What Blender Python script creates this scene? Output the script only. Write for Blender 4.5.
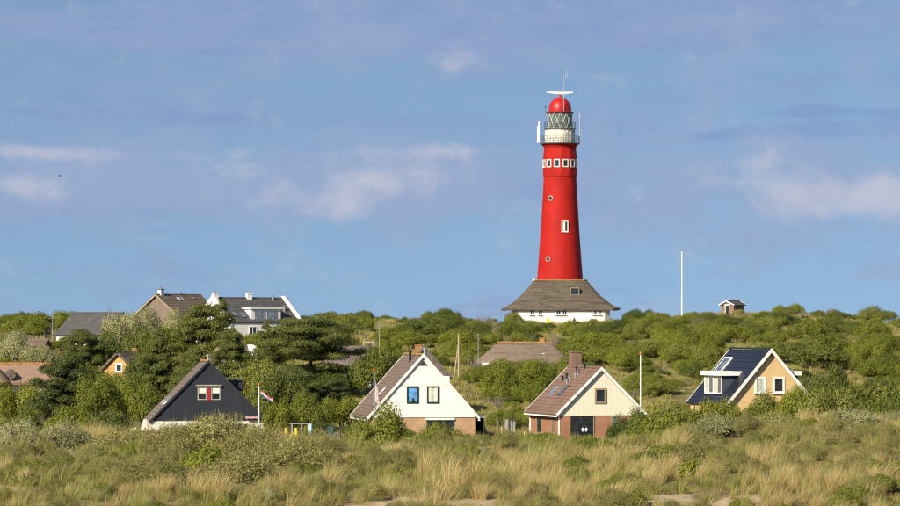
import bpy, bmesh, math, random
import numpy as np
from mathutils import Vector, Matrix

random.seed(7)
rng = np.random.default_rng(11)
SC = bpy.context.scene
COL = SC.collection
for _o in list(bpy.data.objects):
    bpy.data.objects.remove(_o)
R = math.radians

# ------------------------------------------------------------------ camera
# world: x right, y away, z up; z = 0 is the camera's eye level (standing on a dune)
F = 3600.0            # focal length in pixels of a 900 pixel wide picture
HZ = 325.0            # eye level in the photograph
cam_d = bpy.data.cameras.new('camera')
cam = bpy.data.objects.new('camera', cam_d)
COL.objects.link(cam)
cam.location = (0, 0, 0)
cam.rotation_euler = (R(90), 0, 0)
cam_d.sensor_width = 36.0
cam_d.lens = 36.0 * F / 900.0
cam_d.shift_y = (HZ - 253.0) / 900.0
cam_d.clip_start = 0.5
cam_d.clip_end = 20000
SC.camera = cam

# ------------------------------------------------------------------ light
SUN_EL, SUN_AZ = R(31), R(37)        # azimuth: to the left of straight behind the camera
sun_from = Vector((-math.sin(SUN_AZ) * math.cos(SUN_EL), -math.cos(SUN_AZ) * math.cos(SUN_EL), math.sin(SUN_EL)))
sd = bpy.data.lights.new('sun', 'SUN')
sd.energy = 5.0
sd.angle = R(0.53)
sd.color = (1.0, 0.88, 0.70)
sun = bpy.data.objects.new('sun', sd)
COL.objects.link(sun)
sun.rotation_euler = (-sun_from).to_track_quat('-Z', 'Y').to_euler()
sun.location = (-60, -60, 60)

SC.view_settings.view_transform = 'Standard'
SC.view_settings.look = 'None'
SC.view_settings.exposure = 0.54
SC.view_settings.gamma = 1.0
SC.view_settings.use_curve_mapping = False
SC.render.engine = 'CYCLES'
SC.cycles.use_denoising = True
SC.cycles.filter_width = 1.25
SC.cycles.max_bounces = 6
SC.cycles.transparent_max_bounces = 8
SC.cycles.caustics_reflective = False
SC.cycles.caustics_refractive = False


class NT:
    """small node helper"""
    def __init__(s, tree):
        s.t = tree
        s.n = tree.nodes
        s.l = tree.links

    def new(s, kind, **kw):
        n = s.n.new(kind)
        for k, v in kw.items():
            setattr(n, k, v)
        return n

    def put(s, sock, v):
        if v is None:
            return
        if isinstance(v, bpy.types.NodeSocket):
            s.l.new(v, sock)
        else:
            if isinstance(v, (tuple, list)) and len(v) == 3 and sock.type == 'RGBA':
                v = (*v, 1)
            sock.default_value = v

    def math(s, op, a, b=None, c=None, clamp=False):
        n = s.new('ShaderNodeMath', operation=op, use_clamp=clamp)
        for i, v in enumerate((a, b, c)):
            s.put(n.inputs[i], v)
        return n.outputs[0]

    def xyz(s, x, y, z):
        n = s.new('ShaderNodeCombineXYZ')
        for i, v in enumerate((x, y, z)):
            s.put(n.inputs[i], v)
        return n.outputs[0]

    def sep(s, v):
        n = s.new('ShaderNodeSeparateXYZ')
        s.put(n.inputs[0], v)
        return n.outputs

    def noise(s, vec, scale=1.0, detail=4.0, rough=0.55, dist=0.0):
        n = s.new('ShaderNodeTexNoise')
        s.put(n.inputs['Vector'], vec)
        n.inputs['Scale'].default_value = scale
        n.inputs['Detail'].default_value = detail
        n.inputs['Roughness'].default_value = rough
        n.inputs['Distortion'].default_value = dist
        return n.outputs[0]

    def ramp(s, fac, stops, interp='LINEAR'):
        n = s.new('ShaderNodeValToRGB')
        s.put(n.inputs[0], fac)
        cr = n.color_ramp
        cr.interpolation = interp
        while len(cr.elements) < len(stops):
            cr.elements.new(0.5)
        for e, (p, c) in zip(cr.elements, stops):
            e.position = p
            e.color = (c, c, c, 1) if isinstance(c, (int, float)) else (*c, 1)
        return n.outputs[0]

    def mix(s, fac, a, b, mode='MIX'):
        n = s.new('ShaderNodeMix', data_type='RGBA', blend_type=mode)
        s.put(n.inputs[0], fac)
        s.put(n.inputs[6], a)
        s.put(n.inputs[7], b)
        return n.outputs[2]

    def maprange(s, v, a, b, c=0.0, d=1.0, smooth=False):
        n = s.new('ShaderNodeMapRange')
        n.interpolation_type = 'SMOOTHSTEP' if smooth else 'LINEAR'
        n.clamp = True
        s.put(n.inputs[0], v)
        for i, q in enumerate((a, b, c, d)):
            n.inputs[i + 1].default_value = q
        return n.outputs[0]


# ------------------------------------------------------------------ sky
world = bpy.data.worlds.new('World')
SC.world = world
world.use_nodes = True
W_ = NT(world.node_tree)
W_.n.clear()
wo = W_.new('ShaderNodeOutputWorld')
bg = W_.new('ShaderNodeBackground')
SKY_STRENGTH = 0.0705
bg.inputs['Strength'].default_value = SKY_STRENGTH
W_.l.new(bg.outputs[0], wo.inputs[0])
tc = W_.new('ShaderNodeTexCoord')
dx, dy, dz = W_.sep(tc.outputs['Generated'])
sky = W_.new('ShaderNodeTexSky', sky_type='NISHITA')
sky.sun_disc = False
sky.sun_elevation = SUN_EL
sky.sun_rotation = math.atan2(sun_from.x, sun_from.y)
sky.altitude = 20
sky.air_density = 1.0
sky.dust_density = 0.35
sky.ozone_density = 2.5
# clear sea air: the pale horizon band of the model is lifted out, the blue starts right above the land
lift = W_.math('ADD', W_.math('MULTIPLY', W_.math('MAXIMUM', dz, 0.0), 0.8), 0.22)
W_.l.new(W_.xyz(dx, dy, lift), sky.inputs[0])
# azimuth / elevation in units of 1/3600 rad
az = W_.math('MULTIPLY', W_.math('ARCTAN2', dx, dy), 3600.0)
el = W_.math('MULTIPLY', W_.math('ARCSINE', dz), 3600.0)


def cloudvec(su, sv, ou=0.0, ov=0.0):
    return W_.xyz(W_.math('ADD', W_.math('DIVIDE', az, su), ou), W_.math('ADD', W_.math('DIVIDE', el, sv), ov), 0.37)


def blob(px, py, rx, ry):
    a = W_.math('DIVIDE', W_.math('SUBTRACT', az, px - 450.0), rx)
    b = W_.math('DIVIDE', W_.math('SUBTRACT', el, HZ - py), ry)
    q = W_.math('ADD', W_.math('MULTIPLY', a, a), W_.math('MULTIPLY', b, b))
    return W_.math('EXPONENT', W_.math('MULTIPLY', q, -1.0))


def total(vals):
    r = vals[0]
    for v in vals[1:]:
        r = W_.math('ADD', r, v)
    return r


# thin streaky sheets
nA = W_.noise(cloudvec(300.0, 46.0, 3.1, 0.4), 1.0, 9.0, 0.58, 0.5)
covA = W_.ramp(W_.maprange(el, 0.0, 340.0), [(0.0, 0.0), (0.30, 0.02), (0.50, 0.05), (0.60, 0.06), (0.68, -0.02), (0.76, -0.05), (0.83, 0.15), (0.93, 0.17), (1.0, 0.04)])
sheets = total([W_.math('MULTIPLY', blob(650, 30, 420, 32), 0.12), W_.math('MULTIPLY', blob(120, 30, 300, 20), 0.12),
                W_.math('MULTIPLY', blob(475, 60, 50, 24), 0.12), W_.math('MULTIPLY', blob(330, 180, 500, 40), 0.05)])
mA = W_.maprange(W_.math('ADD', W_.math('ADD', nA, covA), sheets), 0.50, 0.74, 0.0, 0.9, True)
tA = W_.noise(cloudvec(120.0, 26.0, 9.1, 2.4), 1.0, 7.0, 0.6, 0.4)
# darker blue-grey bars
nC = W_.noise(cloudvec(170.0, 24.0, 7.7, 1.9), 1.0, 8.0, 0.55, 0.6)
bars = total([W_.math('MULTIPLY', blob(760, 132, 190, 16), 0.30), W_.math('MULTIPLY', blob(810, 112, 26, 14), 0.22), W_.math('MULTIPLY', blob(270, 119, 190, 9), 0.24),
              W_.math('MULTIPLY', blob(55, 92, 50, 22), 0.15), W_.math('MULTIPLY', blob(40, 112, 90, 8), 0.08), W_.math('MULTIPLY', blob(230, 52, 120, 12), 0.14), W_.math('MULTIPLY', blob(650, 100, 60, 16), 0.12)])
mC = W_.maprange(W_.math('ADD', nC, bars), 0.60, 0.86, 0.0, 0.7, True)
# a soft broken bank low over the horizon, with brighter knots in it
nV = W_.noise(cloudvec(120.0, 60.0, 4.3, 8.1), 1.0, 8.0, 0.55, 0.5)
bank = total([W_.math('MULTIPLY', blob(110, 182, 230, 38), 0.26), W_.math('MULTIPLY', blob(390, 182, 150, 40), 0.32), W_.math('MULTIPLY', blob(800, 185, 170, 42), 0.30), W_.math('MULTIPLY', blob(890, 274, 50, 16), 0.25), W_.math('MULTIPLY', blob(300, 284, 200, 10), 0.08)])
mV = W_.maprange(W_.math('ADD', nV, bank), 0.48, 0.80, 0.0, 0.9, True)
nB = W_.noise(cloudvec(62.0, 44.0, 1.7, 5.2), 1.0, 10.0, 0.62, 0.35)
knots = [(25, 187, 36, 14, .36), (100, 156, 80, 9, .26), (20, 150, 40, 7, .22), (232, 162, 40, 16, .26), (215, 190, 30, 18, .16), (272, 200, 22, 22, .18), (328, 205, 34, 20, .34), (350, 180, 60, 24, .20),
         (430, 150, 80, 9, .26), (395, 172, 50, 22, .20), (465, 185, 50, 22, .14), (790, 190, 40, 24, .28), (845, 200, 70, 20, .30), (770, 165, 60, 16, .16), (890, 190, 40, 24, .24), (710, 175, 40, 18, .14), (455, 62, 26, 18, .20), (590, 200, 60, 20, .08)]
sB = W_.math('ADD', nB, total([W_.math('MULTIPLY', blob(a_, b_, c_, d_), e_) for a_, b_, c_, d_, e_ in knots]))
mB = W_.maprange(sB, 0.54, 1.0, 0.0, 0.85, True)
skyc = W_.mix(1.0, sky.outputs[0], (1.17, 1.15, 1.10), 'MULTIPLY')
c1 = W_.mix(mA, skyc, W_.mix(W_.maprange(tA, 0.35, 0.65), (2.30, 3.34, 5.65), (2.80, 3.68, 5.80)))
c1 = W_.mix(mC, c1, (2.05, 3.18, 5.55))
c1 = W_.mix(mV, c1, (3.02, 3.95, 5.95))
c2 = W_.mix(mB, c1, (5.3, 5.45, 6.5))
W_.l.new(c2, bg.inputs['Color'])

# ------------------------------------------------------------------ noise and terrain


def vnoise(x, y, seed=0):
    xi = np.floor(x).astype(np.int64)
    yi = np.floor(y).astype(np.int64)
    fx, fy = x - xi, y - yi
    fx, fy = fx * fx * (3 - 2 * fx), fy * fy * (3 - 2 * fy)

    def h(a, b):
        n = (a * 374761393 + b * 668265263 + seed * 982451653) & 0x7fffffff
        n = ((n ^ (n >> 13)) * 1274126177) & 0x7fffffff
        return ((n ^ (n >> 16)) & 0xffff) / 65535.0
    return (h(xi, yi) * (1 - fx) + h(xi + 1, yi) * fx) * (1 - fy) + (h(xi, yi + 1) * (1 - fx) + h(xi + 1, yi + 1) * fx) * fy


def fbm(x, y, octv=4, seed=0):
    s, a, t = 0.0, 0.5, 0.0
    for i in range(octv):
        s = s + a * vnoise(x, y, seed + i * 17)
        t += a
        x, y, a = x * 2.03 + 5.2, y * 2.03 + 1.3, a * 0.5
    return s / t


PY = [-200, -30, 0, 20, 60, 90, 99, 104, 108, 118, 135, 150, 180, 220, 300, 330, 360, 400, 440, 480, 520, 560, 600, 640, 700, 900, 9000]
PZ = [-4, -2, -1.7, -2.7, -4.7, -5.7, -5.5, -5.1, -4.95, -5.0, -4.95, -5.7, -8.8, -9.8, -9.7, -9.3, -8.2, -6.4, -4.7, -3.1, -1.7, -0.6, -0.2, -1.6, -6, -11, -12]


# levelled plots: centre x, centre y, radius, ground level
PADS = [(18.1, 592, 15, 0.05), (-20.2, 305, 9, -9.7), (-2.3, 305, 9, -9.7), (12.3, 305, 9, -9.6), (27.5, 318, 9, -8.6),
        (-47, 474, 9, -3.4), (-37, 486, 9, -3.2), (-24, 478, 10, -3.2), (9.0, 426, 9, -6.2), (-21.5, 404, 6, -6.4),
        (-11.0, 393, 7, -7.1), (-34.0, 374, 6, -7.3), (-42.5, 354, 9, -8.3), (44.0, 560, 5, 1.55), (-1.7, 354, 6, -8.6),
        (-54.0, 440, 5, -4.2)]


def gz(x, y):
    x = np.asarray(x, float)
    y = np.asarray(y, float)
    z = np.interp(y, PY, PZ)

    def g(cx, cy, sx, sy, a):
        return a * np.exp(-((x - cx) / sx) ** 2 - ((y - cy) / sy) ** 2)
    z = z + g(14.5, 136, 7.0, 17, 0.95) + g(-10.5, 132, 7, 15, 0.62) + g(-19, 134, 5, 17, 0.5) + g(16, 112, 6, 10, 0.35)
    z = z + g(46, 560, 26, 40, 1.5) + g(-12, 545, 16, 30, 1.6) + g(30, 470, 30, 50, 1.1) + g(-62, 520, 26, 50, 1.6)
    z = z + g(60, 430, 30, 45, 1.2) + g(30, 313, 10, 22, 1.2)
    near = np.clip((170 - y) / 30, 0, 1)
    far = np.clip((y - 320) / 60, 0, 1) * np.clip((700 - y) / 60, 0, 1)
    z = z + near * ((fbm(x / 5.0, y / 6.0, 3, 5) - 0.5) * 0.9 + (fbm(x / 1.5, y / 1.5, 3, 9) - 0.5) * 0.42) * np.clip((y - 20) / 30, 0, 1)
    z = z + far * (fbm(x / 26.0, y / 30.0, 3, 31) - 0.5) * 2.6
    for cx, cy, r, pz in PADS:
        d = np.sqrt((x - cx) ** 2 + (y - cy) ** 2) / r
        w = np.clip((1.5 - d) / 0.7, 0, 1)
        w = w * w * (3 - 2 * w)
        z = z * (1 - w) + pz * w
    return z


def gzs(x, y):
    return float(gz(x, y))


def X(px, Y):
    return (px - 450.0) / F * Y


def Z(py, Y):
    return (HZ - py) / F * Y


def PX(x, Y):
    return 450.0 + x / Y * F


def PYX(z, Y):
    return HZ - z / Y * F


# ------------------------------------------------------------------ mesh helpers
class MB:
    def __init__(s):
        s.v, s.f, s.xf = [], [], None

    def add(s, pts, faces):
        b = len(s.v)
        if s.xf:
            pts = [s.xf(*p) for p in pts]
        s.v.extend(pts)
        s.f.extend([tuple(b + i for i in f) for f in faces])
        return s

    def box(s, x0, x1, y0, y1, z0, z1):
        p = [(x0, y0, z0), (x1, y0, z0), (x1, y1, z0), (x0, y1, z0), (x0, y0, z1), (x1, y0, z1), (x1, y1, z1), (x0, y1, z1)]
        return s.add(p, [(3, 2, 1, 0), (4, 5, 6, 7), (0, 1, 5, 4), (1, 2, 6, 5), (2, 3, 7, 6), (3, 0, 4, 7)])

    def prism(s, poly, y0, y1):
        """polygon of (x, z), extruded along y"""
        n = len(poly)
        p = [(a, y0, b) for a, b in poly] + [(a, y1, b) for a, b in poly]
        f = [tuple(range(n)), tuple(range(2 * n - 1, n - 1, -1))]
        f += [(i, n + i, n + (i + 1) % n, (i + 1) % n) for i in range(n)]
        return s.add(p, f)

    def tube(s, p0, p1, r0, r1=None, n=8, caps=True):
        r1 = r0 if r1 is None else r1
        p0, p1 = Vector(p0), Vector(p1)
        d = (p1 - p0).normalized()
        a = d.orthogonal().normalized()
        b = d.cross(a)
        pts = []
        for c, r in ((p0, r0), (p1, r1)):
            for i in range(n):
                t = 2 * math.pi * i / n
                pts.append(tuple(c + a * (r * math.cos(t)) + b * (r * math.sin(t))))
        f = [(i, (i + 1) % n, n + (i + 1) % n, n + i) for i in range(n)]
        if caps:
            f += [tuple(range(n - 1, -1, -1)), tuple(range(n, 2 * n))]
        return s.add(pts, f)

    def lathe(s, prof, n=32, a0=0.0, c=(0, 0)):
        pts, f = [], []
        m = len(prof)
        for i in range(n):
            t = a0 + 2 * math.pi * i / n
            for r, z in prof:
                pts.append((c[0] + r * math.sin(t), c[1] - r * math.cos(t), z))
        for i in range(n):
            j = (i + 1) % n
            for k in range(m - 1):
                f.append((i * m + k, j * m + k, j * m + k + 1, i * m + k + 1))
        if prof[0][0] > 1e-4:
            f.append(tuple(i * m for i in range(n - 1, -1, -1)))
        if prof[-1][0] > 1e-4:
            f.append(tuple(i * m + m - 1 for i in range(n)))
        return s.add(pts, f)

    def mesh(s, name, mat, smooth=False):
        me = bpy.data.meshes.new(name)
        me.from_pydata([tuple(v) for v in s.v], [], s.f)
        bm = bmesh.new()
        bm.from_mesh(me)
        bmesh.ops.remove_doubles(bm, verts=bm.verts, dist=1e-5)
        bmesh.ops.recalc_face_normals(bm, faces=bm.faces)
        bm.to_mesh(me)
        bm.free()
        me.materials.append(mat)
        if smooth:
            me.polygons.foreach_set('use_smooth', [True] * len(me.polygons))
            try:
                me.set_sharp_from_angle(angle=R(40))
            except Exception:
                pass
        return me

    def build(s, name, mat, parent=None, smooth=False):
        return link(name, s.mesh(name, mat, smooth), parent)


def link(name, data, parent=None, loc=None):
    o = bpy.data.objects.new(name, data)
    COL.objects.link(o)
    if parent is not None:
        o.parent = parent
    if loc is not None:
        o.location = loc
    return o


def tag(o, label, cat=None, group=None, kind=None):
    o['label'] = label
    if cat:
        o['category'] = cat
    if group:
        o['group'] = group
    if kind:
        o['kind'] = kind
    return o


def thing(name, label, cat, loc, rz=0.0, group=None):
    o = bpy.data.objects.new(name, None)
    o.empty_display_size = 0.3
    COL.objects.link(o)
    o.location = loc
    o.rotation_euler = (0, 0, rz)
    return tag(o, label, cat, group)


def array_mesh(name, verts, faces, mat, tint=None, smooth=False):
    """numpy verts (n,3), faces (m,k)"""
    me = bpy.data.meshes.new(name)
    verts = np.ascontiguousarray(verts, dtype=np.float32)
    faces = np.ascontiguousarray(faces, dtype=np.int32)
    m, k = faces.shape
    me.vertices.add(len(verts))
    me.vertices.foreach_set('co', verts.ravel())
    me.loops.add(m * k)
    me.loops.foreach_set('vertex_index', faces.ravel())
    me.polygons.add(m)
    me.polygons.foreach_set('loop_start', np.arange(0, m * k, k, dtype=np.int32))
    me.polygons.foreach_set('loop_total', np.full(m, k, dtype=np.int32))
    if smooth:
        me.polygons.foreach_set('use_smooth', np.ones(m, dtype=bool))
    if tint is not None:
        a = me.attributes.new('tint', 'FLOAT', 'POINT')
        a.data.foreach_set('value', np.ascontiguousarray(tint, dtype=np.float32))
    me.update(calc_edges=True)
    me.validate()
    me.materials.append(mat)
    return me


# ------------------------------------------------------------------ materials
def material(name):
    m = bpy.data.materials.new(name)
    m.use_nodes = True
    n = NT(m.node_tree)
    n.n.clear()
    out = n.new('ShaderNodeOutputMaterial')
    return m, n, out


def principled(n, out, col, rough=0.7, spec=0.3, metal=0.0, normal=None):
    p = n.new('ShaderNodeBsdfPrincipled')
    n.put(p.inputs['Base Color'], col)
    n.put(p.inputs['Roughness'], rough)
    p.inputs['Specular IOR Level'].default_value = spec
    p.inputs['Metallic'].default_value = metal
    if normal is not None:
        n.l.new(normal, p.inputs['Normal'])
    n.l.new(p.outputs[0], out.inputs[0])
    return p


def bump(n, h, strength=0.4, dist=0.02):
    b = n.new('ShaderNodeBump')
    b.inputs['Strength'].default_value = strength
    b.inputs['Distance'].default_value = dist
    n.l.new(h, b.inputs['Height'])
    return b.outputs[0]


def paint(name, col, rough=0.55, spec=0.35, var=0.10, scale=1.2, streak=0.0, metal=0.0, dirt=None):
    """painted or plain surface with weathering"""
    m, n, out = material(name)
    oc = n.new('ShaderNodeTexCoord').outputs['Object']
    f = n.noise(oc, scale, 6.0, 0.6)
    lo = tuple(c * (1 - var * 1.6) for c in col)
    hi = tuple(min(1.0, c * (1 + var)) for c in col)
    c = n.mix(n.maprange(f, 0.3, 0.7), lo, hi)
    if streak:
        x, y, z = n.sep(oc)
        st = n.noise(n.xyz(n.math('MULTIPLY', x, 3.0), n.math('MULTIPLY', y, 3.0), n.math('MULTIPLY', z, 0.22)), 1.0, 5.0, 0.6)
        c = n.mix(n.maprange(st, 0.52, 0.75, 0.0, streak), c, dirt or tuple(q * 0.55 for q in col))
    principled(n, out, c, rough, spec, metal, bump(n, n.noise(oc, 14.0, 3.0), 0.12, 0.02))
    return m


def masonry(name, c1, c2, mortar, bw=0.22, bh=0.065, rough=0.85, axis='wall', ms=0.012, var=0.25):
    """bricks (axis wall: x+y against z) or roof tiles (axis roof: y against slope)"""
    m, n, out = material(name)
    oc = n.new('ShaderNodeTexCoord').outputs['Object']
    x, y, z = n.sep(oc)
    if axis == 'wall':
        v = n.xyz(n.math('ADD', x, y), z, 0.0)
    else:
        v = n.xyz(y, n.math('MULTIPLY', z, 1.3), 0.0)
    b = n.new('ShaderNodeTexBrick')
    n.l.new(v, b.inputs['Vector'])
    b.inputs['Scale'].default_value = 1.0
    b.inputs['Brick Width'].default_value = bw
    b.inputs['Row Height'].default_value = bh
    b.inputs['Mortar Size'].default_value = ms
    b.inputs['Bias'].default_value = 0.0
    for k, c in (('Color1', c1), ('Color2', c2), ('Mortar', mortar)):
        b.inputs[k].default_value = (*c, 1)
    f = n.noise(oc, 0.9, 6.0, 0.6)
    g = n.noise(oc, 7.0, 4.0, 0.6)
    c = n.mix(n.maprange(f, 0.3, 0.7, 0.0, var * 2), b.outputs['Color'], tuple(q * 0.5 for q in c1))
    c = n.mix(n.maprange(g, 0.55, 0.8, 0.0, var), c, tuple(min(1, q * 1.6) for q in c2))
    principled(n, out, c, rough, 0.2, 0.0, bump(n, b.outputs['Fac'], -0.5, 0.02))
    return m


def thatch(name, c1, c2, band=0.5):
    m, n, out = material(name)
    oc = n.new('ShaderNodeTexCoord').outputs['Object']
    x, y, z = n.sep(oc)
    fine = n.noise(n.xyz(n.math('MULTIPLY', x, 9.0), n.math('MULTIPLY', y, 9.0), n.math('MULTIPLY', z, 1.6)), 1.0, 5.0, 0.65)
    big = n.noise(oc, 0.55, 5.0, 0.6)
    rows = n.noise(n.xyz(n.math('MULTIPLY', x, 0.35), n.math('MULTIPLY', y, 0.35), n.math('MULTIPLY', z, 4.0)), 1.0, 3.0, 0.6)
    c = n.mix(n.maprange(fine, 0.38, 0.62), c1, c2)
    c = n.mix(n.maprange(rows, 0.45, 0.7, 0.0, band), c, tuple(q * 0.45 for q in c1))
    c = n.mix(n.maprange(big, 0.5, 0.75, 0.0, 0.45), c, (c2[0] * 0.8, c2[1] * 0.9, c2[2] * 0.7))
    principled(n, out, c, 0.95, 0.1, 0.0, bump(n, fine, 0.8, 0.06))
    return m


def boards(name, col, step=0.2, axis='x', var=0.1):
    m, n, out = material(name)
    oc = n.new('ShaderNodeTexCoord').outputs['Object']
    ri = n.new('ShaderNodeObjectInfo').outputs['Random']
    x, y, z = n.sep(oc)
    gr = n.noise(n.xyz(n.math('MULTIPLY', x, 12.0), n.math('MULTIPLY', y, 12.0), n.math('MULTIPLY', z, 0.8)), 1.0, 4.0, 0.6)
    k = n.math('ADD', n.math('MULTIPLY', ri, 0.6), n.math('MULTIPLY', gr, 0.5))
    c = n.mix(k, tuple(q * (1 - 1.4 * var) for q in col), tuple(min(1, q * (1 + var)) for q in col))
    principled(n, out, c, 0.6, 0.3, 0.0, bump(n, gr, 0.2, 0.01))
    return m


def glass(name, col=(0.02, 0.025, 0.03), rough=0.06, spec=0.6):
    m, n, out = material(name)
    oc = n.new('ShaderNodeTexCoord').outputs['Object']
    f = n.noise(oc, 2.5, 2.0)
    c = n.mix(n.maprange(f, 0.35, 0.65), tuple(q * 0.6 for q in col), tuple(min(1, q * 1.5) for q in col))
    principled(n, out, c, rough, spec, 0.0, bump(n, n.noise(oc, 1.2, 1.0), 0.05, 0.02))
    return m


def foliage(name, dark, lit, odd=None, translucent=0.25, tiprange=(0.0, 1.0)):
    """leaf colour by leaf, by plant and in patches"""
    m, n, out = material(name)
    at = n.new('ShaderNodeAttribute', attribute_name='tint')
    ri = n.new('ShaderNodeObjectInfo').outputs['Random']
    oc = n.new('ShaderNodeTexCoord').outputs['Object']
    p = n.noise(oc, 1.1, 3.0)
    k = n.math('ADD', n.math('MULTIPLY', at.outputs['Fac'], 0.55), n.math('MULTIPLY', n.maprange(p, 0.3, 0.7), 0.3))
    k = n.math('ADD', k, n.math('MULTIPLY', n.math('SUBTRACT', ri, 0.35), 0.45))
    c = n.mix(n.maprange(k, tiprange[0], tiprange[1]), dark, lit)
    if odd:
        c = n.mix(n.maprange(n.math('FRACT', n.math('MULTIPLY', ri, 7.31)), 0.55, 1.0, 0.0, 0.7), c, odd)
    d = n.new('ShaderNodeBsdfPrincipled')
    n.put(d.inputs['Base Color'], c)
    d.inputs['Roughness'].default_value = 0.55
    d.inputs['Specular IOR Level'].default_value = 0.25
    t = n.new('ShaderNodeBsdfTranslucent')
    n.put(t.inputs['Color'], c)
    ms = n.new('ShaderNodeMixShader')
    ms.inputs[0].default_value = translucent
    n.l.new(d.outputs[0], ms.inputs[1])
    n.l.new(t.outputs[0], ms.inputs[2])
    n.l.new(ms.outputs[0], out.inputs[0])
    return m


M = {}
M['white'] = paint('white_paint', (0.82, 0.79, 0.72), 0.6, 0.3, 0.05, 0.7, 0.10, dirt=(0.55, 0.53, 0.46))
M['white_wood'] = paint('white_woodwork', (0.80, 0.79, 0.75), 0.5, 0.35, 0.05)
M['plaster'] = paint('white_plaster', (0.76, 0.74, 0.68), 0.8, 0.2, 0.08, 0.8, 0.2)
M['red'] = paint('red_lighthouse_paint', (0.385, 0.016, 0.012), 0.62, 0.12, 0.12, 0.5, 0.5, dirt=(0.27, 0.025, 0.02))
M['red_gloss'] = paint('red_dome_paint', (0.40, 0.014, 0.011), 0.42, 0.4, 0.10)
M['darkred'] = paint('dark_red_paint', (0.20, 0.015, 0.015), 0.5)
M['cream_metal'] = paint('cream_metal', (0.66, 0.64, 0.55), 0.5, 0.3, 0.14, 2.0, 0.6, dirt=(0.30, 0.26, 0.18))
M['steel'] = paint('dark_steel', (0.06, 0.065, 0.07), 0.5, 0.4, 0.2)
M['greymetal'] = paint('galvanised_metal', (0.42, 0.44, 0.46), 0.4, 0.5, 0.1, 3.0, metal=0.6)
M['black'] = paint('black_metal', (0.015, 0.015, 0.017), 0.6)
M['glass'] = glass('window_glass', (0.022, 0.027, 0.032))
M['glass_lit'] = glass('pale_window_glass', (0.17, 0.20, 0.23))
M['glass_blue'] = glass('blue_window_film', (0.10, 0.27, 0.52), 0.3, 0.4)
M['lampglass'] = glass('lantern_glass', (0.10, 0.13, 0.12), 0.08)
M['curtain'] = paint('curtain_cloth', (0.50, 0.55, 0.48), 0.9, 0.1, 0.25, 6.0)
M['blind'] = paint('white_blind', (0.70, 0.68, 0.60), 0.9, 0.1, 0.06)
M['thatch_grey'] = thatch('grey_thatch', (0.078, 0.064, 0.050), (0.17, 0.142, 0.110), 0.75)
M['thatch_brown'] = thatch('brown_thatch', (0.15, 0.112, 0.085), (0.27, 0.21, 0.16))
M['thatch_pink'] = thatch('warm_thatch', (0.25, 0.165, 0.115), (0.37, 0.255, 0.18), 0.25)
M['thatch_dark'] = thatch('dark_thatch', (0.11, 0.09, 0.085), (0.20, 0.165, 0.15))
M['ridge_orange'] = paint('orange_ridge_tile', (0.36, 0.19, 0.08), 0.8, 0.2, 0.25, 3.0)
M['ridge_lichen'] = paint('lichen_covered_ridge_tile', (0.36, 0.20, 0.07), 0.85, 0.15, 0.35, 4.0)
M['tile_brown'] = masonry('brown_roof_tiles', (0.20, 0.148, 0.118), (0.245, 0.185, 0.148), (0.08, 0.055, 0.04), 0.3, 0.34, 0.8, 'roof', 0.02)
M['tile_grey'] = masonry('grey_brown_roof_tiles', (0.20, 0.155, 0.13), (0.24, 0.19, 0.16), (0.07, 0.055, 0.045), 0.3, 0.34, 0.8, 'roof', 0.02)
M['tile_redbrown'] = masonry('red_brown_roof_tiles', (0.205, 0.132, 0.100), (0.26, 0.168, 0.128), (0.13, 0.08, 0.06), 0.3, 0.34, 0.8, 'roof', 0.02)
M['tile_slate'] = masonry('slate_grey_roof_tiles', (0.10, 0.098, 0.098), (0.135, 0.13, 0.125), (0.04, 0.04, 0.04), 0.3, 0.34, 0.75, 'roof', 0.015)
M['tile_olive'] = masonry('weathered_roof_tiles', (0.17, 0.135, 0.095), (0.21, 0.17, 0.12), (0.06, 0.05, 0.035), 0.3, 0.34, 0.85, 'roof', 0.02)
M['tile_navy'] = masonry('glazed_navy_roof_tiles', (0.015, 0.018, 0.030), (0.022, 0.026, 0.042), (0.008, 0.009, 0.018), 0.3, 0.34, 0.35, 'roof', 0.015, 0.1)
M['brick_red'] = masonry('red_brick', (0.34, 0.125, 0.07), (0.45, 0.19, 0.11), (0.34, 0.25, 0.18))
M['brick_yellow'] = masonry('yellow_brick', (0.46, 0.25, 0.115), (0.54, 0.31, 0.15), (0.42, 0.36, 0.27))
M['brick_ochre'] = masonry('ochre_brick', (0.66, 0.44, 0.20), (0.73, 0.51, 0.25), (0.62, 0.48, 0.29), var=0.12)
M['brick_dark'] = masonry('brown_brick', (0.22, 0.12, 0.085), (0.28, 0.155, 0.11), (0.24, 0.20, 0.16))
M['brick_orange'] = paint('orange_wall', (0.52, 0.31, 0.11), 0.85, 0.15, 0.15, 2.0)
M['board_navy'] = boards('navy_black_boards', (0.022, 0.026, 0.036))
M['board_cream'] = boards('cream_boards', (0.70, 0.68, 0.54), var=0.035)
M['board_brown'] = boards('weathered_brown_boards', (0.20, 0.155, 0.12))
M['green_frame'] = paint('dark_green_frame', (0.016, 0.04, 0.038), 0.45)
M['wood_frame'] = paint('tan_wood_frame', (0.30, 0.24, 0.15), 0.6)
M['shutter_red'] = paint('red_shutter', (0.30, 0.028, 0.035), 0.5)
M['navy_panel'] = paint('slate_blue_panel', (0.055, 0.075, 0.11), 0.5)
M['solar'] = glass('solar_panel_glass', (0.11, 0.13, 0.16), 0.12, 0.7)
M['flag_red'] = paint('red_cloth', (0.50, 0.10, 0.11), 0.85, 0.1)
M['flag_white'] = paint('white_cloth', (0.62, 0.58, 0.58), 0.85, 0.1)
M['flag_blue'] = paint('blue_cloth', (0.10, 0.12, 0.26), 0.85, 0.1)
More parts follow.
